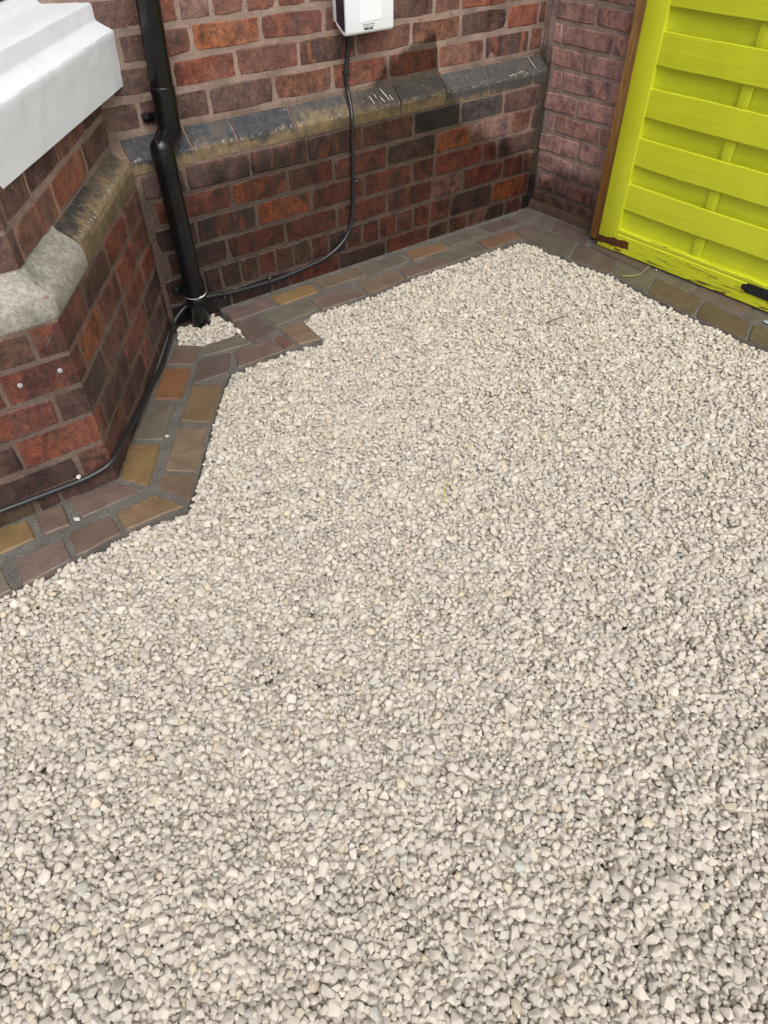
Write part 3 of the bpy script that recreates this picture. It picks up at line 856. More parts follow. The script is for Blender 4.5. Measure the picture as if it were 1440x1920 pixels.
for x, z in ((-2.3151, .3631), (-2.41, .3594)):
    plug(bay, x, YA, z, 0.0062)
# sill: stepped white profile running from the house wall round the splay
def sill():
    B0, B1 = Vector((-1.7591, 0.055)), Vector((-2.2838, -0.6085))
    d = (B1 - B0).normalized()
    n = Vector((-d.y, d.x))
    if n.dot(SN) < 0:
        n = -n
    corner = B0 + d * 0.93
    far = corner + Vector((-1.0, 0.0))
    start = B0 - d * 0.12
    prof = [(-0.20, 0.7416), (0.0, 0.7416)]
    for i in range(1, 12):
        prof.append((0.0075 * i / 12, 0.7416 + 0.131 * i / 12))
    prof += [(0.0075, 0.874), (0.006, 0.8795), (0.001, 0.883), (-0.024, 0.905), (-0.0265, 0.911), (-0.0265, 0.941), (-0.0285, 0.9455), (-0.033, 0.9475),
             (-0.080, 0.952), (-0.128, 0.957), (-0.133, 0.960), (-0.137, 0.967), (-0.142, 0.971), (-0.150, 0.972), (-0.153, 0.978), (-0.20, 0.980)]
    bm = bmesh.new()
    N = 60
    path = [start + (corner - start) * (i / N) for i in range(N + 1)] + [corner + (far - corner) * (i / 8) for i in range(1, 9)]
    path = path[::-1]
    sweep_bm(bm, prof, path, True)
    for v in bm.verts:
        w = noise.noise(Vector((v.co.x * 16, v.co.y * 16, v.co.z * 16))) * 0.0014 + noise.noise(v.co * 55) * 0.0009
        v.co += Vector((n.x * w, n.y * w, w * 0.9))
    me = bm_mesh(bm, 'sill', M['white'])
    smooth_by_angle(me, 40)
    link('sill', me, bay)
    pl = lambda s, o: B0 + d * s + n * o
    bm = bmesh.new()
    sweep_bm(bm, [(-0.156, 0.977), (-0.156, 0.983), (-0.20, 0.983), (-0.20, 0.977)], [far, corner, start], True)
    link('window_frame', bm_mesh(bm, 'window_frame', M['white']), bay)
    bm = bmesh.new()
    sweep_bm(bm, [(-0.160, 0.982), (-0.160, 2.3), (-0.18, 2.3), (-0.18, 0.982)], [far, corner, start], True)
    link('window_pane', bm_mesh(bm, 'window_pane', M['glass']), bay)
    bm = bmesh.new()
    sweep_bm(bm, [(0.03, 2.3), (0.03, 5.2), (-0.20, 5.2), (-0.20, 2.3)], [far, corner, start], True)
    link('bay_head', bm_mesh(bm, 'bay_head', M['white']), bay)
sill()

# ------------------------------------------------------------------ return wall
U3 = Vector((AL.x, AL.y))
ret = thing('brick_wall', 'dusty pink brick return wall between the house corner and the timber post', 'wall')
RT = [0.0, 0.085, 0.165, 0.247, 0.328, 0.407, 0.487, 0.567, 0.646, 0.724, 0.802, 0.881, 0.96, 1.04, 1.12]
RP = [[0.0, 0.20, 0.44], [0.03, 0.125, 0.335, 0.56], [0.0, 0.205, 0.43, 0.55], [0.0, 0.225, 0.46], [0.03, 0.075, 0.315, 0.54], [0.0, 0.18, 0.42, 0.55], [0.02, 0.085, 0.325, 0.55],
      [0.0, 0.175, 0.41, 0.55], [0.0, 0.055, 0.30, 0.54], [0.0, 0.20, 0.44, 0.55], [0.0, 0.09, 0.33, 0.55], [0.0, 0.20, 0.44], [0.0, 0.09, 0.33, 0.55], [0.0, 0.20, 0.44]]
for k in range(14):
    ps = RP[k]
    for s0, s1 in zip(ps, ps[1:]):
        wall_brick(ret, (0.004, 0), U3, RT[k], RT[k + 1], s0, s1, rng.choice('qqQqQ'), M['dusty'], y_off=-0.0022, bed=0.015, perp=0.010)
mortar_sheet(ret, (0.004, 0), U3, -0.02, 0.6, -0.05, 1.125, 0.0012, M['mortar_pink'])
def in_ret(s, o):
    return Vector((0.004, 0)) + U3 * s + Vector((OUT.x, OUT.y)) * o
bm = bmesh.new()
prism_bm(bm, [in_ret(-0.05, -0.012), in_ret(0.46, -0.012), in_ret(0.46, -0.22), in_ret(-0.05, -0.22)], -0.05, 1.12)
link('wall_core', bm_mesh(bm, 'wall_core', M['mortar_pink']), ret)
bm = bmesh.new()
prism_bm(bm, [(0, 0), (0.51, 0), (0.51, 0.2), (0, 0.2)], 0, 0.9)
o = link('upper_courses', bm_mesh(bm, 'upper_courses', M['upper']), ret, (*in_ret(-0.05, -0.002), 1.12), atan2(U3.y, U3.x))
# cement fillet along its foot
bm = bmesh.new()
fp = [in_ret(0.0, -0.004), in_ret(0.06, -0.004), in_ret(0.14, -0.004), in_ret(0.22, -0.004), in_ret(0.30, -0.004), in_ret(0.40, -0.004), in_ret(0.46, -0.004)]
sweep_bm(bm, [(0.0, 0.040), (0.006, 0.036), (0.014, 0.012), (0.022, -0.02), (0.0, -0.02)], fp, True)
for v in bm.verts:
    v.co += Vector((0, 0, noise.noise(v.co * 25) * 0.006))
mf = bm_mesh(bm, 'mortar_fillet', M['fillet'])
smooth_by_angle(mf, 60)
link('mortar_fillet', mf, ret)

# ------------------------------------------------------------------ paving border
SCOL = {'y': (0.185, 0.125, 0.045), 'y2': (0.20, 0.125, 0.045), 'y3': (0.11, 0.085, 0.048), 'pb': (0.135, 0.095, 0.075), 'p': (0.135, 0.098, 0.09), 'pd': (0.105, 0.080, 0.073),
        't': (0.175, 0.115, 0.06), 't2': (0.175, 0.12, 0.08), 'g': (0.125, 0.113, 0.092), 'gg': (0.12, 0.115, 0.09), 'g2': (0.105, 0.098, 0.083), 'b': (0.145, 0.105, 0.072),
        'b2': (0.18, 0.11, 0.06), 'bt': (0.165, 0.128, 0.082), 'o': (0.16, 0.113, 0.055), 'or': (0.20, 0.092, 0.032), 'or2': (0.145, 0.084, 0.048), 'r': (0.15, 0.082, 0.064), 'br': (0.105, 0.074, 0.048)}
paving = tag(link('paving_border', None), kind='structure')

def sett(poly, key):
    P = [Vector(p) for p in poly]
    cen = sum(P, Vector((0, 0))) / len(P)
    area = sum(P[i].x * P[(i + 1) % len(P)].y - P[(i + 1) % len(P)].x * P[i].y for i in range(len(P)))
    if area < 0:
        P = P[::-1]
    out = []
    for i, p in enumerate(P):
        q = P[(i + 1) % len(P)]
        e = q - p
        nrm = Vector((e.y, -e.x)).normalized()
        k = 4
        for j in range(k):
            t = j / k + (rng.uniform(-0.05, 0.05) if j else 0.035)
            out.append(p + e * t + nrm * (rng.uniform(-0.0028, 0.0016) if j else -0.002))
        out.append(p + e * 0.965 + nrm * -0.001)
    zt = rng.uniform(-0.0015, 0.003)
    tx, ty = rng.uniform(-0.012, 0.012), rng.uniform(-0.012, 0.012)
    bm = bmesh.new()
    rings = []
    for ins, z in ((0.0, -0.055), (-0.0005, -0.006), (0.001, -0.0022), (0.004, 0.0)):
        r = []
        for p in out:
            q = p + (cen - p).normalized() * ins
            r.append(bm.verts.new((q.x - cen.x, q.y - cen.y, z + (zt + tx * (q.x - cen.x) + ty * (q.y - cen.y) + noise.noise(Vector((q.x * 20, q.y * 20, 3))) * 0.0012 if z > -0.05 else 0))))
        rings.append(r)
    n = len(out)
    for a in range(3):
        for i in range(n):
            bm.faces.new((rings[a][i], rings[a][(i + 1) % n], rings[a + 1][(i + 1) % n], rings[a + 1][i]))
    bm.faces.new(rings[3])
    me = bm_mesh(bm, 'sett', M['sett'])
    smooth_by_angle(me, 30)
    o = link('sett', me, paving, (cen.x, cen.y, 0))
    k = rng.uniform(1.08, 1.26)
    c = SCOL[key]
    g = sum(c) / 3
    o.color = (*[(v * 0.78 + g * 0.22) * k * t for v, t in zip(c, (1.05, 0.99, 0.90))], 1.0)
for key, poly in SETTS:
    sett(poly, key)
def strip_pt(al, off):
    p = AL * al + OUT * off
    return (p.x, p.y)
# inner course of the right-hand strip, running under the gate
JM = [(0.464, 0.146, 'pd'), (0.765, 0.172, 'gg'), (0.974, 0.188, 'p'), (1.2015, 0.196, 'g'), (1.40, 0.20, 'pd'), (1.60, 0.203, 'b')]
for (a0, o0, k), (a1, o1, _) in zip(JM, JM[1:]):
    sett([strip_pt(a0 + 0.004, 0.02), strip_pt(a1 - 0.004, 0.02), strip_pt(a1 - 0.004, o1 - 0.005), strip_pt(a0 + 0.004, o0 - 0.005)], k)
# jointing bed under and between the setts
bm = bmesh.new()
outer = [Vector(p) for p in EDGE]
bed = [(p.x, p.y) for p in outer]
bed = bed + [strip_pt(1.75, 0.25), strip_pt(1.75, -0.05), strip_pt(-0.01, -0.01), (-0.6, 0.004), (-1.2, 0.004), (-1.615, 0.004), (-1.622, -0.035), (-1.60, -0.14), (-1.635, -0.262),
             (-1.66, -0.212), (-1.775, -0.214), (-1.846, -0.152), (-1.825, -0.02), (I.x - 0.01, -0.016), (plan(0.4).x - 0.004, plan(0.4).y), (A.x - 0.002, A.y + 0.004), (-2.75, YA + 0.004)]
a = [bm.verts.new((x, y, -0.0038)) for x, y in bed]
b = [bm.verts.new((x, y, -0.05)) for x, y in bed]
bm.faces.new(a)
for i in range(len(bed)):
    bm.faces.new((a[i], a[(i + 1) % len(bed)], b[(i + 1) % len(bed)], b[i]))
link('joint_mortar', bm_mesh(bm, 'joint_mortar', M['joint']), paving)
# a thin bluish-white patch on the low sett by the gate
bm = bmesh.new()
pts = []
for i in range(22):
    t = 2 * pi * i / 22
    rr = 1 + 0.35 * noise.noise(Vector((cos(t) * 2, sin(t) * 2, 5)))
    pts.append(strip_pt(1.305 + 0.030 * cos(t) * rr, 0.172 + 0.013 * sin(t) * rr))
a = [bm.verts.new((x, y, 0.0052)) for x, y in pts]
bm.faces.new(a)
tag(link('pale_patch', bm_mesh(bm, 'pale_patch', M['bluish_patch']), paving), kind='stuff')

# ------------------------------------------------------------------ gravel: settled stones
def sdist(P, seg):
    """distance of points to an open polyline of solid edges, with the direction away from it"""
    best = np.full(len(P), 1e9)
    vec = np.zeros_like(P)
    for (ax, ay), (bx, by) in zip(seg, seg[1:]):
        e = np.array([bx - ax, by - ay])
        L2 = e @ e
        t = np.clip(((P - [ax, ay]) @ e) / L2, 0, 1)
        d = P - ([ax, ay] + t[:, None] * e)
        L = np.hypot(d[:, 0], d[:, 1])
        m = L < best
        best[m] = L[m]
        vec[m] = d[m] / np.maximum(L[m], 1e-9)[:, None]
    return best, vec

def inside(P, poly):
    r = np.zeros(len(P), bool)
    n = len(poly)
    for i in range(n):
        x0, y0 = poly[i]
        x1, y1 = poly[(i + 1) % n]
        c = ((y0 > P[:, 1]) != (y1 > P[:, 1]))
        xx = (x1 - x0) * (P[:, 1] - y0) / ((y1 - y0) if y1 != y0 else 1e-12) + x0
        r ^= c & (P[:, 0] < xx)
    return r

def settle(poly, solid, density, thick, top, iters=36, rebuild=6, rmin=0.0034, rmax=0.0125, med=0.0060, sig=0.30, keep_out=None):
    lo, hi = np.min(poly, 0), np.max(poly, 0)
    n = int(density * (hi[0] - lo[0]) * (hi[1] - lo[1]))
    P = nrng.uniform(lo, hi, (n, 2))
    P = P[inside(P, poly)]
    n = len(P)
    r = np.clip(np.exp(nrng.normal(math.log(med), sig, n)), rmin, rmax)
    X = np.column_stack([P, nrng.uniform(0, thick, n)])
    pi_ = pj_ = None
    for it in range(iters):
        if it % rebuild == 0:
            kd = kdtree.KDTree(n)
            for i, c in enumerate(X):
                kd.insert(c, i)
            kd.balance()
            ii, jj = [], []
            for i in range(n):
                for _, j, _d in kd.find_range(X[i], r[i] * 1.0 + 0.0095):
                    if j > i:
                        ii.append(i)
                        jj.append(j)
            pi_, pj_ = np.array(ii), np.array(jj)
        X[:, 2] -= 0.0006 if it < iters - 8 else 0.0001
        D = X[pj_] - X[pi_]
        L = np.sqrt((D * D).sum(1)) + 1e-9
        ov = 0.80 * (r[pi_] + r[pj_]) - L
        k = ov > 0
        mv = (D[k] / L[k][:, None]) * (ov[k] * 0.36)[:, None]
        np.add.at(X, pj_[k], mv)
        np.add.at(X, pi_[k], -mv)
        X[:, 2] = np.maximum(X[:, 2], r * 0.75)
        d, v = sdist(X[:, :2], solid)
        push = np.maximum(0, r * 1.02 - d)
        X[:, :2] += v * push[:, None]
        if keep_out:
            for kx, ky, kr in keep_out:
                e = X[:, :2] - [kx, ky]
                L2 = np.hypot(e[:, 0], e[:, 1]) + 1e-9
                p2 = np.maximum(0, kr + r * 0.8 - L2)
                X[:, :2] += e / L2[:, None] * p2[:, None]
    q = np.quantile(X[:, 2] + r, 0.93)
    X[:, 2] += top - q
    X[:, 2] = np.minimum(X[:, 2], top + 0.0030 - r * 0.9)       # trodden level
    ok = inside(X[:, :2], poly)
    return X[ok], r[ok]

def stone_variants(nv=40):
    """crushed stone: hull of a few scattered points, near-flat faces merged, arrises rounded a little"""
    allv, allf, vid, sharp = [], [], [], []
    base = 0
    for k in range(nv):
        pts = []
        m = int(nrng.integers(8, 14))
        tries = 0
        while len(pts) < m and tries < 400:
            tries += 1
            v = nrng.normal(size=3)
            v /= np.linalg.norm(v)
            if all(v @ w < 0.72 for w in pts):
                pts.append(v)
        pts = np.array(pts)
        cube = np.abs(pts).max(1)[:, None]
        pts = pts / (cube ** nrng.uniform(0.0, 0.6)) * nrng.uniform(0.86, 1.08, (len(pts), 1))
        pts *= np.array([nrng.uniform(1.0, 1.35), nrng.uniform(0.85, 1.05), nrng.uniform(0.60, 0.88)])
        bm = bmesh.new()
        for p in pts:
            bm.verts.new(p)
        r = bmesh.ops.convex_hull(bm, input=bm.verts)
        bmesh.ops.delete(bm, geom=[g for g in r['geom_interior'] if isinstance(g, bmesh.types.BMVert)], context='VERTS')
        bmesh.ops.dissolve_limit(bm, angle_limit=0.30, verts=bm.verts, edges=bm.edges)
        bmesh.ops.bevel(bm, geom=list(bm.edges), offset=nrng.uniform(0.035, 0.085), segments=2, affect='EDGES', profile=0.5, clamp_overlap=True)
        bmesh.ops.triangulate(bm, faces=bm.faces)
        bmesh.ops.recalc_face_normals(bm, faces=bm.faces)
        for v in bm.verts:
            v.co *= 1 + 0.04 * noise.noise(v.co * 2.1 + Vector((k * 3.7, 0, 0)))
        bm.verts.index_update()
        V = np.array([v.co for v in bm.verts])
        F = np.array([[v.index for v in f.verts] for f in bm.faces])
        bm.free()
        V = V - V.mean(0)
        V *= 0.98 / ((V ** 2).sum(1).mean() ** 0.5)
        allv.append(V)
        allf.append(F + base)
        base += len(V)
        vid += [k] * len(F)
    return np.concatenate(allv), np.concatenate(allf), np.array(vid, np.int32)
SV, SF, SVID = stone_variants()
NVAR = 40

def gravel_group():
    g = bpy.data.node_groups.new('scatter_stones', 'GeometryNodeTree')
    g.interface.new_socket('Geometry', in_out='INPUT', socket_type='NodeSocketGeometry')
    g.interface.new_socket('Geometry', in_out='OUTPUT', socket_type='NodeSocketGeometry')
    N, L = g.nodes, g.links
    gi, go = N.new('NodeGroupInput'), N.new('NodeGroupOutput')
    def attr(name, typ):
        a = N.new('GeometryNodeInputNamedAttribute')
        a.data_type = typ
        a.inputs['Name'].default_value = name
        return a.outputs['Attribute']
    sp = N.new('GeometryNodeSeparateGeometry')
    sp.domain = 'POINT'
    L.new(gi.outputs[0], sp.inputs['Geometry'])
    L.new(attr('is_pt', 'BOOLEAN'), sp.inputs['Selection'])
    st = N.new('GeometryNodeSplitToInstances')
    st.domain = 'FACE'
    L.new(sp.outputs['Inverted'], st.inputs['Geometry'])
    L.new(attr('vid', 'INT'), st.inputs['Group ID'])
    ip = N.new('GeometryNodeInstanceOnPoints')
    L.new(sp.outputs['Selection'], ip.inputs['Points'])
    L.new(st.outputs['Instances'], ip.inputs['Instance'])
    ip.inputs['Pick Instance'].default_value = True
    L.new(attr('pick', 'INT'), ip.inputs['Instance Index'])
    L.new(attr('rot', 'FLOAT_VECTOR'), ip.inputs['Rotation'])
    L.new(attr('scl', 'FLOAT_VECTOR'), ip.inputs['Scale'])
    L.new(ip.outputs['Instances'], go.inputs[0])
    return g
GG = gravel_group()

def gravel_object(name, X, r):
    n, nv = len(X), len(SV)
    me = bpy.data.meshes.new(name)
    me.vertices.add(nv + n)
    me.vertices.foreach_set('co', np.concatenate([SV, X]).astype(np.float32).ravel())
    nf = len(SF)
    me.loops.add(nf * 3)
    me.loops.foreach_set('vertex_index', SF.astype(np.int32).ravel())
    me.polygons.add(nf)
    me.polygons.foreach_set('loop_start', np.arange(0, nf * 3, 3, dtype=np.int32))
    me.polygons.foreach_set('use_smooth', np.ones(nf, bool))
    me.update()
    me.materials.append(M['gravel'])
    bm = bmesh.new()
    bm.from_mesh(me)
    for e in bm.edges:
        e.smooth = len(e.link_faces) == 2 and e.calc_face_angle(0) < 0.42
    bm.to_mesh(me)
    bm.free()
    def put(nm, typ, dom, arr, key):
        a = me.attributes.new(nm, typ, dom)
        a.data.foreach_set(key, np.ascontiguousarray(arr).ravel())
    put('vid', 'INT', 'FACE', SVID, 'value')
    put('is_pt', 'BOOLEAN', 'POINT', np.concatenate([np.zeros(nv, bool), np.ones(n, bool)]), 'value')
    put('pick', 'INT', 'POINT', np.concatenate([np.zeros(nv, np.int32), nrng.integers(0, NVAR, n).astype(np.int32)]), 'value')
    tilt = nrng.normal(0, 0.42, (n, 2))
    rot = np.column_stack([tilt, nrng.uniform(0, 2 * pi, n)])
    put('rot', 'FLOAT_VECTOR', 'POINT', np.concatenate([np.zeros((nv, 3)), rot]).astype(np.float32), 'vector')
    sc = r[:, None] * nrng.uniform(0.95, 1.2, (n, 3))
    put('scl', 'FLOAT_VECTOR', 'POINT', np.concatenate([np.ones((nv, 3)), sc]).astype(np.float32), 'vector')
    base = np.array([0.515, 0.474, 0.406])
    val = nrng.normal(1.0, 0.055, n)
    t = base[None, :] * val[:, None]
    u = nrng.uniform(0, 1, n)
    t[u < 0.12] *= [0.86, 0.87, 0.90]
    t[(u > 0.12) & (u < 0.22)] *= [1.08, 1.08, 1.10]
    t[(u > 0.22) & (u < 0.25)] *= [1.03, 0.97, 0.87]
    t[(u > 0.25) & (u < 0.256)] *= [0.94, 0.86, 0.78]
    t[(u > 0.262) & (u < 0.280)] *= [0.70, 0.69, 0.69]
    t[(u > 0.282) & (u < 0.294)] *= [0.88, 0.95, 1.0]
    col = np.column_stack([np.clip(t, 0.02, 0.80), np.ones(n)])
    put('tint', 'FLOAT_COLOR', 'POINT', np.concatenate([np.ones((nv, 4)), col]).astype(np.float32), 'color')
    o = link(name, me)
    md = o.modifiers.new('stones', 'NODES')
    md.node_group = GG
    return o

POLY = [tuple(p) for p in EDGE] + [(-0.20, -2.0), (-1.70, -2.85), (-3.15, -2.15), (-2.95, -0.95)]
X, r = settle(POLY, EDGE, 21500, 0.034, -0.005)
tag(gravel_object('gravel', X, r), kind='stuff')
PP = [tuple(p) for p in PATCH]
X2, r2 = settle(PP, PP + PP[:1], 16500, 0.032, 0.007, iters=40, keep_out=[(-1.720, -0.06, 0.036)])
tag(gravel_object('gravel', X2, r2), kind='stuff')

# ------------------------------------------------------------------ downpipe
pipe = thing('downpipe', 'black plastic downpipe with a kinked offset, standing in white gravel', 'downpipe', (-1.720, -0.06, 0))
def pv(x, y, z):
    return (x + 1.720, y + 0.06, z)
ub, ut = Vector((-1.6680, -0.005, 0.610)), Vector((-1.640, -0.005, 1.25))
lt, lb = Vector((-1.7235, -0.060, 0.588)), Vector((-1.7185, -0.060, 0.108))
tube_obj('upper_pipe', M['pipe'], pipe, [pv(*(ub + (ut - ub) * t)) for t in (0.06, 0.4, 0.7, 1.0)], 0.0338, 32)
tube_obj('upper_socket', M['pipe'], pipe, [pv(*(ub + (ut - ub) * t)) for t in (0.0, 0.012, 0.195, 0.20, 0.202)], [0.0358, 0.0365, 0.0365, 0.0358, 0.034], 32)
bm = bmesh.new()
tube_bm(bm, [pv(*ub), pv(*(ub + (lt - ub) * 0.5)), pv(*lt)], 0.0362, 32)
for c in (ub, lt):
    bmesh.ops.create_uvsphere(bm, u_segments=32, v_segments=16, radius=0.0364, matrix=Matrix.Translation(pv(*c)))
me = bm_mesh(bm, 'offset_bend', M['pipe'])
smooth_by_angle(me, 40)
link('offset_bend', me, pipe)
tube_obj('lower_socket', M['pipe'], pipe, [pv(*(lt + (lb - lt) * t)) for t in (0.0, 0.004, 0.13, 0.136, 0.138)], [0.0360, 0.0368, 0.0356, 0.0350, 0.034], 32)
tube_obj('lower_pipe', M['pipe'], pipe, [pv(*(lt + (lb - lt) * t)) for t in (0.05, 0.35, 0.7, 1.0)], 0.0338, 32)
f0 = lb + Vector((-0.0005, 0, -0.13))
tube_obj('foot_socket', M['pipe'], pipe, [pv(*p) for p in (lb + Vector((0, 0, 0.002)), lb, lb + Vector((0, 0, -0.035)), lb + Vector((0, 0, -0.038)), f0)], [0.0345, 0.0368, 0.0368, 0.035, 0.035], 32)
tube_obj('white_ring', M['white'], pipe, [pv(*p) for p in (lb + Vector((0, 0, 0.0022)), lb + Vector((0, 0, 0.0025)), lb + Vector((0, 0, 0.0075)), lb + Vector((0, 0, 0.009)))], [0.035, 0.0378, 0.0378, 0.0345], 32)  # plain white band round the pipe, just above the foot socket
for (x, y, z, yw) in ((-1.668, -0.005, 0.652, YU), (-1.7187, -0.06, 0.122, 0.0)):
    bm = bmesh.new()
    tube_bm(bm, [pv(x, y, z - 0.011), pv(x, y, z - 0.010), pv(x, y, z + 0.010), pv(x, y, z + 0.011)], [0.0355, 0.0378, 0.0378, 0.0355], 32)
    for sx in (-1, 1):
        cx, cy, cz = pv(x + sx * 0.030, y, z)
        box_bm(bm, cx - 0.0285, cx + 0.0285, (yw + 0.06) - 0.018, (yw + 0.06) - 0.001, cz - 0.011, cz + 0.011, 0.002)
    me = bm_mesh(bm, 'wall_bracket', M['pipe'])
    smooth_by_angle(me, 40)
    wb = link('wall_bracket', me, pipe)
    for sx in (-1, 1):
        bm = bmesh.new()
        q = pv(x + sx * 0.047, yw - 0.018, z)
        tube_bm(bm, [(q[0], q[1] + 0.003, q[2]), (q[0], q[1] - 0.001, q[2]), (q[0], q[1] - 0.0025, q[2])], [0.005, 0.005, 0.003], 10)
        link('screw', bm_mesh(bm, 'screw', M['iron'], True), wb)

# ------------------------------------------------------------------ wall charger and its cable
ch = thing('wall_charger', 'white wall-mounted electric car charger with smoked side panel', 'car charger', (-0.918, 0, 0.79))
XL, XR = -0.0965, 0.0965
bm = bmesh.new()
pf = [(0.030, 0.030), (0.024, 0.026), (-0.016, 0.003), (-0.024, 0.000), (-0.031, 0.003), (-0.034, 0.011), (-0.034, 0.40), (-0.026, 0.41), (0.030, 0.41)]
a = [bm.verts.new((XL, y, z)) for y, z in pf]
b = [bm.verts.new((XR, y, z)) for y, z in pf]
bm.faces.new(a)
bm.faces.new(b[::-1])
for i in range(len(pf)):
    bm.faces.new((a[i], b[i], b[(i + 1) % len(pf)], a[(i + 1) % len(pf)]))
bmesh.ops.bevel(bm, geom=[e for e in bm.edges if abs(e.verts[0].co.x - e.verts[1].co.x) < 1e-6], offset=0.0018, segments=2, affect='EDGES')
me = bm_mesh(bm, 'casing', M['case'])
smooth_by_angle(me, 50)
link('casing', me, ch)
box_obj('back_plate', M['case'], ch, XL + 0.004, XR - 0.004, 0.030, 0.053, 0.030, 0.40, 0.004)
for sx in (-1, 1):
    bm = bmesh.new()
    pp = [(0.021, 0.036), (-0.0165, 0.0135), (-0.0255, 0.014), (-0.0265, 0.39), (0.021, 0.39)]
    x0, x1 = (XL - 0.0012, XL + 0.004) if sx < 0 else (XR - 0.004, XR + 0.0012)
    a = [bm.verts.new((x0, y, z)) for y, z in pp]
    b = [bm.verts.new((x1, y, z)) for y, z in pp]
    bm.faces.new(a)
    bm.faces.new(b[::-1])
    for i in range(5):
        bm.faces.new((a[i], b[i], b[(i + 1) % 5], a[(i + 1) % 5]))
    link('side_panel', bm_mesh(bm, 'side_panel', M['panel']), ch)
# shallow raised keystone on the front
bm = bmesh.new()
kp = [(-0.040, 0.030), (0.046, 0.034), (0.055, 0.39), (-0.050, 0.39)]
a = [bm.verts.new((x, -0.0335, z)) for x, z in kp]
b = [bm.verts.new((x * 0.97, -0.0352, z + (0.003 if z < 0.1 else 0))) for x, z in kp]
bm.faces.new(b)
for i in range(4):
    bm.faces.new((a[i], a[(i + 1) % 4], b[(i + 1) % 4], b[i]))
link('front_panel', bm_mesh(bm, 'front_panel', M['case']), ch)
# printed lines (two fine lines and a bold number in two blocks)
bm = bmesh.new()
def strokes(x0, x1, z, hgt, n, gap=0.35):
    w = (x1 - x0) / n
    for i in range(n):
        if rng.random() < 0.12:
            continue
        box_bm(bm, x0 + i * w, x0 + i * w + w * (1 - gap), -0.0356, -0.0340, z - hgt / 2 * rng.uniform(0.7, 1), z + hgt / 2 * rng.uniform(0.7, 1), 0)
strokes(-0.030, 0.018, 0.0265, 0.0022, 26)
strokes(-0.028, 0.016, 0.0205, 0.0020, 22)
pr = link('fine_print', bm_mesh(bm, 'fine_print', M['grey_print']), ch)
bm = bmesh.new()
strokes(-0.025, -0.007, 0.0145, 0.0056, 5, 0.14)
strokes(-0.004, 0.014, 0.0145, 0.0056, 5, 0.14)
link('serial_number', bm_mesh(bm, 'serial_number', M['print']), ch)

cab = thing('cable', 'black cable from the charger down the wall and round the foot of the bay', 'cable')
c1 = [(-0.958, 0.030, 0.815), (-0.9555, 0.040, 0.787), (-0.9560, 0.043, 0.757), (-0.9694, 0.043, 0.688), (-0.9753, 0.043, 0.6645), (-0.9715, 0.040, 0.618), (-0.9785, 0.014, 0.579), (-0.9905, -0.011, 0.536), (-0.9919, -0.010, 0.470),
      (-0.9931, -0.010, 0.401), (-0.995, -0.010, 0.316), (-1.0014, -0.010, 0.238), (-1.018, -0.010, 0.159), (-1.0595, -0.010, 0.106), (-1.138, -0.010, 0.068), (-1.239, -0.010, 0.053), (-1.3415, -0.010, 0.0434),
      (-1.458, -0.010, 0.0436), (-1.57, -0.010, 0.050), (-1.65, -0.010, 0.060), (-1.73, -0.011, 0.055), (-1.790, -0.024, 0.030), (-1.822, -0.052, 0.012), (-1.884, -0.150, 0.009), (-1.958, -0.262, 0.009), (-2.057, -0.390, 0.016),
      (-2.141, -0.515, 0.034), (-2.190, -0.590, 0.052), (-2.226, -0.645, 0.062), (-2.262, -0.697, 0.067), (-2.290, -0.7155, 0.061), (-2.325, -0.716, 0.052), (-2.373, -0.7150, 0.047), (-2.443, -0.7150, 0.0486), (-2.511, -0.7150, 0.0506), (-2.577, -0.7150, 0.0525),
      (-2.66, -0.7150, 0.050), (-2.80, -0.715, 0.045)]
tube_obj('sheath', M['cable'], cab, catmull(c1, 5), 0.0076, 12)
def clip(x, y, z, horiz, flip=1):
    bm = bmesh.new()
    if horiz:
        box_bm(bm, x - 0.004, x + 0.004, y - 0.0105, y + 0.010, z - 0.0095, z + 0.0095, 0.002)
        tube_bm(bm, [(x, y + 0.009, z - 0.014 * flip), (x, y - 0.004, z - 0.014 * flip)], 0.0055, 10)
        nail = [(x, y, z - 0.014 * flip), (x, y - 0.0065, z - 0.014 * flip)]
    else:
        box_bm(bm, x - 0.0095, x + 0.0095, y - 0.0105, y + 0.010, z - 0.004, z + 0.004, 0.002)
        tube_bm(bm, [(x + 0.014 * flip, y + 0.009, z), (x + 0.014 * flip, y - 0.004, z)], 0.0055, 10)
        nail = [(x + 0.014 * flip, y, z), (x + 0.014 * flip, y - 0.0065, z)]
    cl = link('clip', bm_mesh(bm, 'clip', M['cable']), cab)
    bm = bmesh.new()
    tube_bm(bm, nail, 0.0026, 8)
    link('nail', bm_mesh(bm, 'nail', M['steel'], True), cl)
clip(-0.9735, 0.044, 0.672, False, 1)
clip(-0.9938, -0.009, 0.325, False, 1)
clip(-1.594, -0.009, 0.052, True, 1)
clip(-1.40, -0.009, 0.0433, True, -1)

# ------------------------------------------------------------------ timber post and gate (local x along the return wall, y inwards, z up)
RZ = atan2(U3.y, U3.x)
gp = AL * 0.46 + OUT * 0.0
post = thing('gate_post', 'brown stained timber post between the pink wall and the lime gate', 'gate post', (gp.x, gp.y, 0), RZ)
box_obj('shaft', M['post'], post, -0.047, 0.055, -0.072, 0.03, 0.004, 1.95, 0.004)

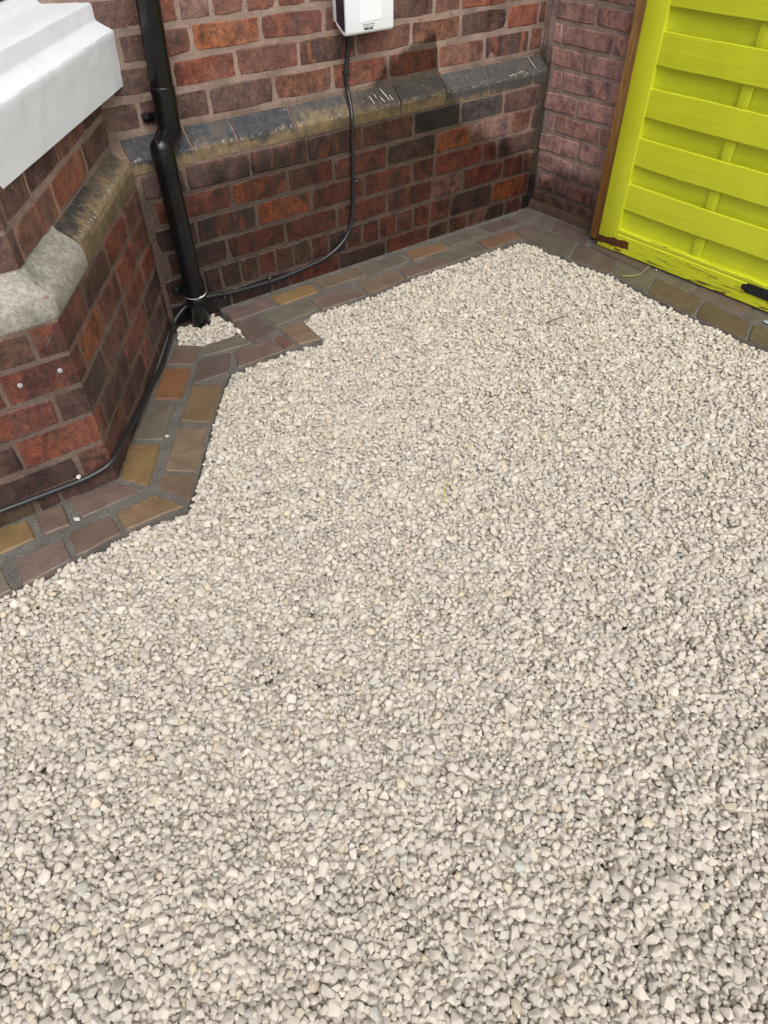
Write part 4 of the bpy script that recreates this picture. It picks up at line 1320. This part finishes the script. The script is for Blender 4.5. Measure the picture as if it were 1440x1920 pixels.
G0 = 0.482                              # gate's left edge along the wall
gl = AL * G0 + OUT * 0.112
gate = thing('gate', 'lime green painted timber gate with woven horizontal slats, flaking at its foot', 'gate', (gl.x, gl.y, 0.006), RZ)
GW, GH = 0.875, 1.78
def gcol(o, along_x):
    o.color = (1, 1, 1, 1.0 if along_x else 0.0)
    return o
def board(name, mat, x0, x1, y0, y1, z0, z1, bev=0.003, wave=0.0):
    """a board with many cuts along it so its arrises waver; origin at its middle"""
    cx, cy, cz = (x0 + x1) / 2, (y0 + y1) / 2, (z0 + z1) / 2
    bm = bmesh.new()
    box_bm(bm, x0 - cx, x1 - cx, y0 - cy, y1 - cy, z0 - cz, z1 - cz, bev, 2)
    me = bm_mesh(bm, name, mat)
    smooth_by_angle(me)
    o = link(name, me, gate, (cx, cy, cz))
    return o
T = 0.042
gcol(board('stile', M['paint1'], 0.0, 0.088, 0.0, T, 0.0, GH), False)
gcol(board('stile', M['paint1'], GW - 0.088, GW, 0.0, T, 0.0, GH), False)
def rail():
    bm = bmesh.new()
    x0, x1 = 0.0895, GW - 0.0895
    prof = [(0.0, 0.004), (0.0, 0.070), (0.003, 0.073), (0.004, 0.0775), (0.0015, 0.0785), (0.0015, 0.088), (0.005, 0.0905), (T - 0.004, 0.0905), (T - 0.004, 0.002), (0.004, 0.0)]
    N = 40
    cols = []
    for i in range(N + 1):
        x = x0 + (x1 - x0) * i / N
        c = []
        for y, z in prof:
            dz = 0
            if 0.074 < z:
                dz = noise.noise(Vector((x * 9, z * 30, 2))) * 0.0025
            if z < 0.006:
                dz = noise.noise(Vector((x * 22, 7, 2))) * 0.002
            c.append(bm.verts.new((x - 0.4, y, z + dz)))
        cols.append(c)
    k = len(prof)
    for i in range(N):
        for j in range(k):
            bm.faces.new((cols[i][j], cols[i + 1][j], cols[i + 1][(j + 1) % k], cols[i][(j + 1) % k]))
    bm.faces.new(cols[0])
    bm.faces.new(cols[-1][::-1])
    me = bm_mesh(bm, 'bottom_rail', M['paint2'])
    smooth_by_angle(me, 30)
    gcol(link('bottom_rail', me, gate, (0.4, 0.0, 0.0)), True)
rail()
gcol(board('top_rail', M['paint0'], 0.0895, GW - 0.0895, 0.0, T, GH - 0.09, GH), True)
def slat(z0, z1, sign, bow):
    x0, x1 = 0.084, GW - 0.084
    cz = (z0 + z1) / 2
    N = 36
    bm = bmesh.new()
    th = 0.0085
    ycen = 0.019
    ph = rng.uniform(0, 50)
    cols = []
    for i in range(N + 1):
        t = i / N
        x = x0 + (x1 - x0) * t
        y = ycen - sign * bow * (sin(pi * t) ** 0.8 if 0 < t < 1 else 0) - sign * 0.0095
        a = noise.noise(Vector((x * 5, ph, 0))) * 0.0022
        b = noise.noise(Vector((x * 5, ph + 9, 0))) * 0.0022
        h0, h1 = z0 - cz + a, z1 - cz + b
        prof = [(y - th / 2 + 0.0015, h0), (y - th / 2, h0 + 0.0022), (y - th / 2 - 0.0006, (h0 + h1) / 2), (y - th / 2, h1 - 0.0022), (y - th / 2 + 0.0015, h1), (y + th / 2, h1), (y + th / 2, h0)]
        cols.append([bm.verts.new((x - GW / 2, p, z)) for p, z in prof])
    k = 7
    for i in range(N):
        for j in range(k):
            bm.faces.new((cols[i][j], cols[i + 1][j], cols[i + 1][(j + 1) % k], cols[i][(j + 1) % k]))
    bm.faces.new(cols[0])
    bm.faces.new(cols[-1][::-1])
    me = bm_mesh(bm, 'slat', M['paint0'])
    smooth_by_angle(me, 30)
    gcol(link('slat', me, gate, (GW / 2, 0, cz)), True)
edges = [(0.171, 0.268), (0.337, 0.434), (0.503, 0.598), (0.668, 0.768), (0.838, 0.936)]
pz = 0.16775
zs = edges + [(0.838 + pz * k, 0.936 + pz * k) for k in range(1, 5)]
for z0, z1 in zs:
    slat(z0, z1, 1, 0.005)
prev = 0.088
for z0, z1 in zs + [(GH - 0.09, GH)]:
    slat(prev - 0.022, z0 + 0.008, -1, 0.004)
    prev = z1
# battens woven through: over the recessed slats, behind the proud ones
def batten(xc):
    prev = 0.088
    for z0, z1 in zs + [(GH - 0.09, GH)]:
        gcol(board('batten', M['paint0'], xc - 0.0195, xc + 0.0195, 0.0135, 0.0225, prev - 0.004, z0 + 0.004, 0.0015), False)
        prev = z1
batten(0.435)
# strap hinge on the bottom rail
hg = bmesh.new()
out = [(-0.0, 0.0)]
pts = []
for i in range(9):
    t = pi / 2 + pi * i / 8
    pts.append((0.661 + 0.011 * cos(t), 0.0585 + 0.011 * sin(t)))
pts = [(0.675, 0.0755), (0.668, 0.0745), (0.664, 0.0695)] + pts[1:-1] + [(0.664, 0.0475), (0.668, 0.0425), (0.675, 0.0415), (0.775, 0.0395), (0.862, 0.0395), (0.862, 0.0775), (0.775, 0.0775)]
fv = [hg.verts.new((x, -0.0035, z)) for x, z in pts]
f = hg.faces.new(fv)
ex = bmesh.ops.extrude_face_region(hg, geom=[f])
for v in [g for g in ex['geom'] if isinstance(g, bmesh.types.BMVert)]:
    v.co.y = 0.0005
ho = link('strap_hinge', bm_mesh(hg, 'strap_hinge', M['iron']), gate)
for x in (0.666, 0.74, 0.82):
    bm = bmesh.new()
    tube_bm(bm, [(x, -0.003, 0.0585), (x, -0.0048, 0.0585), (x, -0.0062, 0.0585)], [0.0042, 0.0042, 0.0026], 12)
    link('screw', bm_mesh(bm, 'screw', M['iron'], True), ho)

# ------------------------------------------------------------------ strays
def pebble(label, x, y, z, rad, seed):
    k = seed % NVAR
    m = SF[SVID == k]
    lo, hi = int(m.min()), int(m.max()) + 1
    m = m - lo
    me = bpy.data.meshes.new('pebble')
    rr = random.Random(seed)
    me.from_pydata([tuple(v * rad) for v in SV[lo:hi]], [], [tuple(int(q) for q in f) for f in m])
    me.materials.append(M['pebble'])
    for p in me.polygons:
        p.use_smooth = True
    o = link('pebble', me, None, (x, y, z + rad * 0.72))
    o.rotation_euler = (rr.uniform(-0.4, 0.4), rr.uniform(-0.4, 0.4), rr.uniform(0, 6))
    tag(o, label, 'stone', 'stray gravel stones off the bed')
pebble('stray cream stone on the purple setts in front of the bay', -2.4231, -0.800, -0.004, 0.0075, 3)
pebble('stray cream stone on the setts beside the bay splay', -2.092, -0.614, -0.004, 0.0078, 8)
pebble('small white stone lodged on top of the cable at the bay', -2.3724, -0.7130, 0.0555, 0.0068, 14)
pebble('tiny pale chip on the dark setts under the gate', -0.0742, -0.7943, 0.002, 0.0035, 21)

def strand(name, mat, label, cat, pts, r0, r1):
    P = catmull(pts, 5)
    bm = bmesh.new()
    tube_bm(bm, P, [r0 + (r1 - r0) * i / (len(P) - 1) for i in range(len(P))], 7)
    tag(link(name, bm_mesh(bm, name, mat, True)), label, cat)
strand('grass_stem', M['straw'], 'dry grass stem lying on the wet setts below the gate', 'grass stem',
       [(-0.2244, -0.7487, 0.0055), (-0.186, -0.778, 0.007), (-0.1406, -0.7778, 0.006), (-0.0809, -0.764, 0.013)], 0.0018, 0.0011)
strand('straw_thread', M['straw2'], 'bent yellow straw thread lying on the gravel', 'straw',
       [(-1.619, -1.328, 0.003), (-1.601, -1.308, 0.007), (-1.583, -1.287, 0.006), (-1.565, -1.271, 0.008), (-1.560, -1.288, 0.006), (-1.561, -1.301, 0.006), (-1.547, -1.306, 0.004)], 0.0013, 0.0009)
strand('twig', M['twig'], 'short dark twig lying on the gravel near the gate', 'twig',
       [(-0.721, -0.821, 0.001), (-0.674, -0.828, 0.006), (-0.626, -0.836, 0.004)], 0.0030, 0.0018)
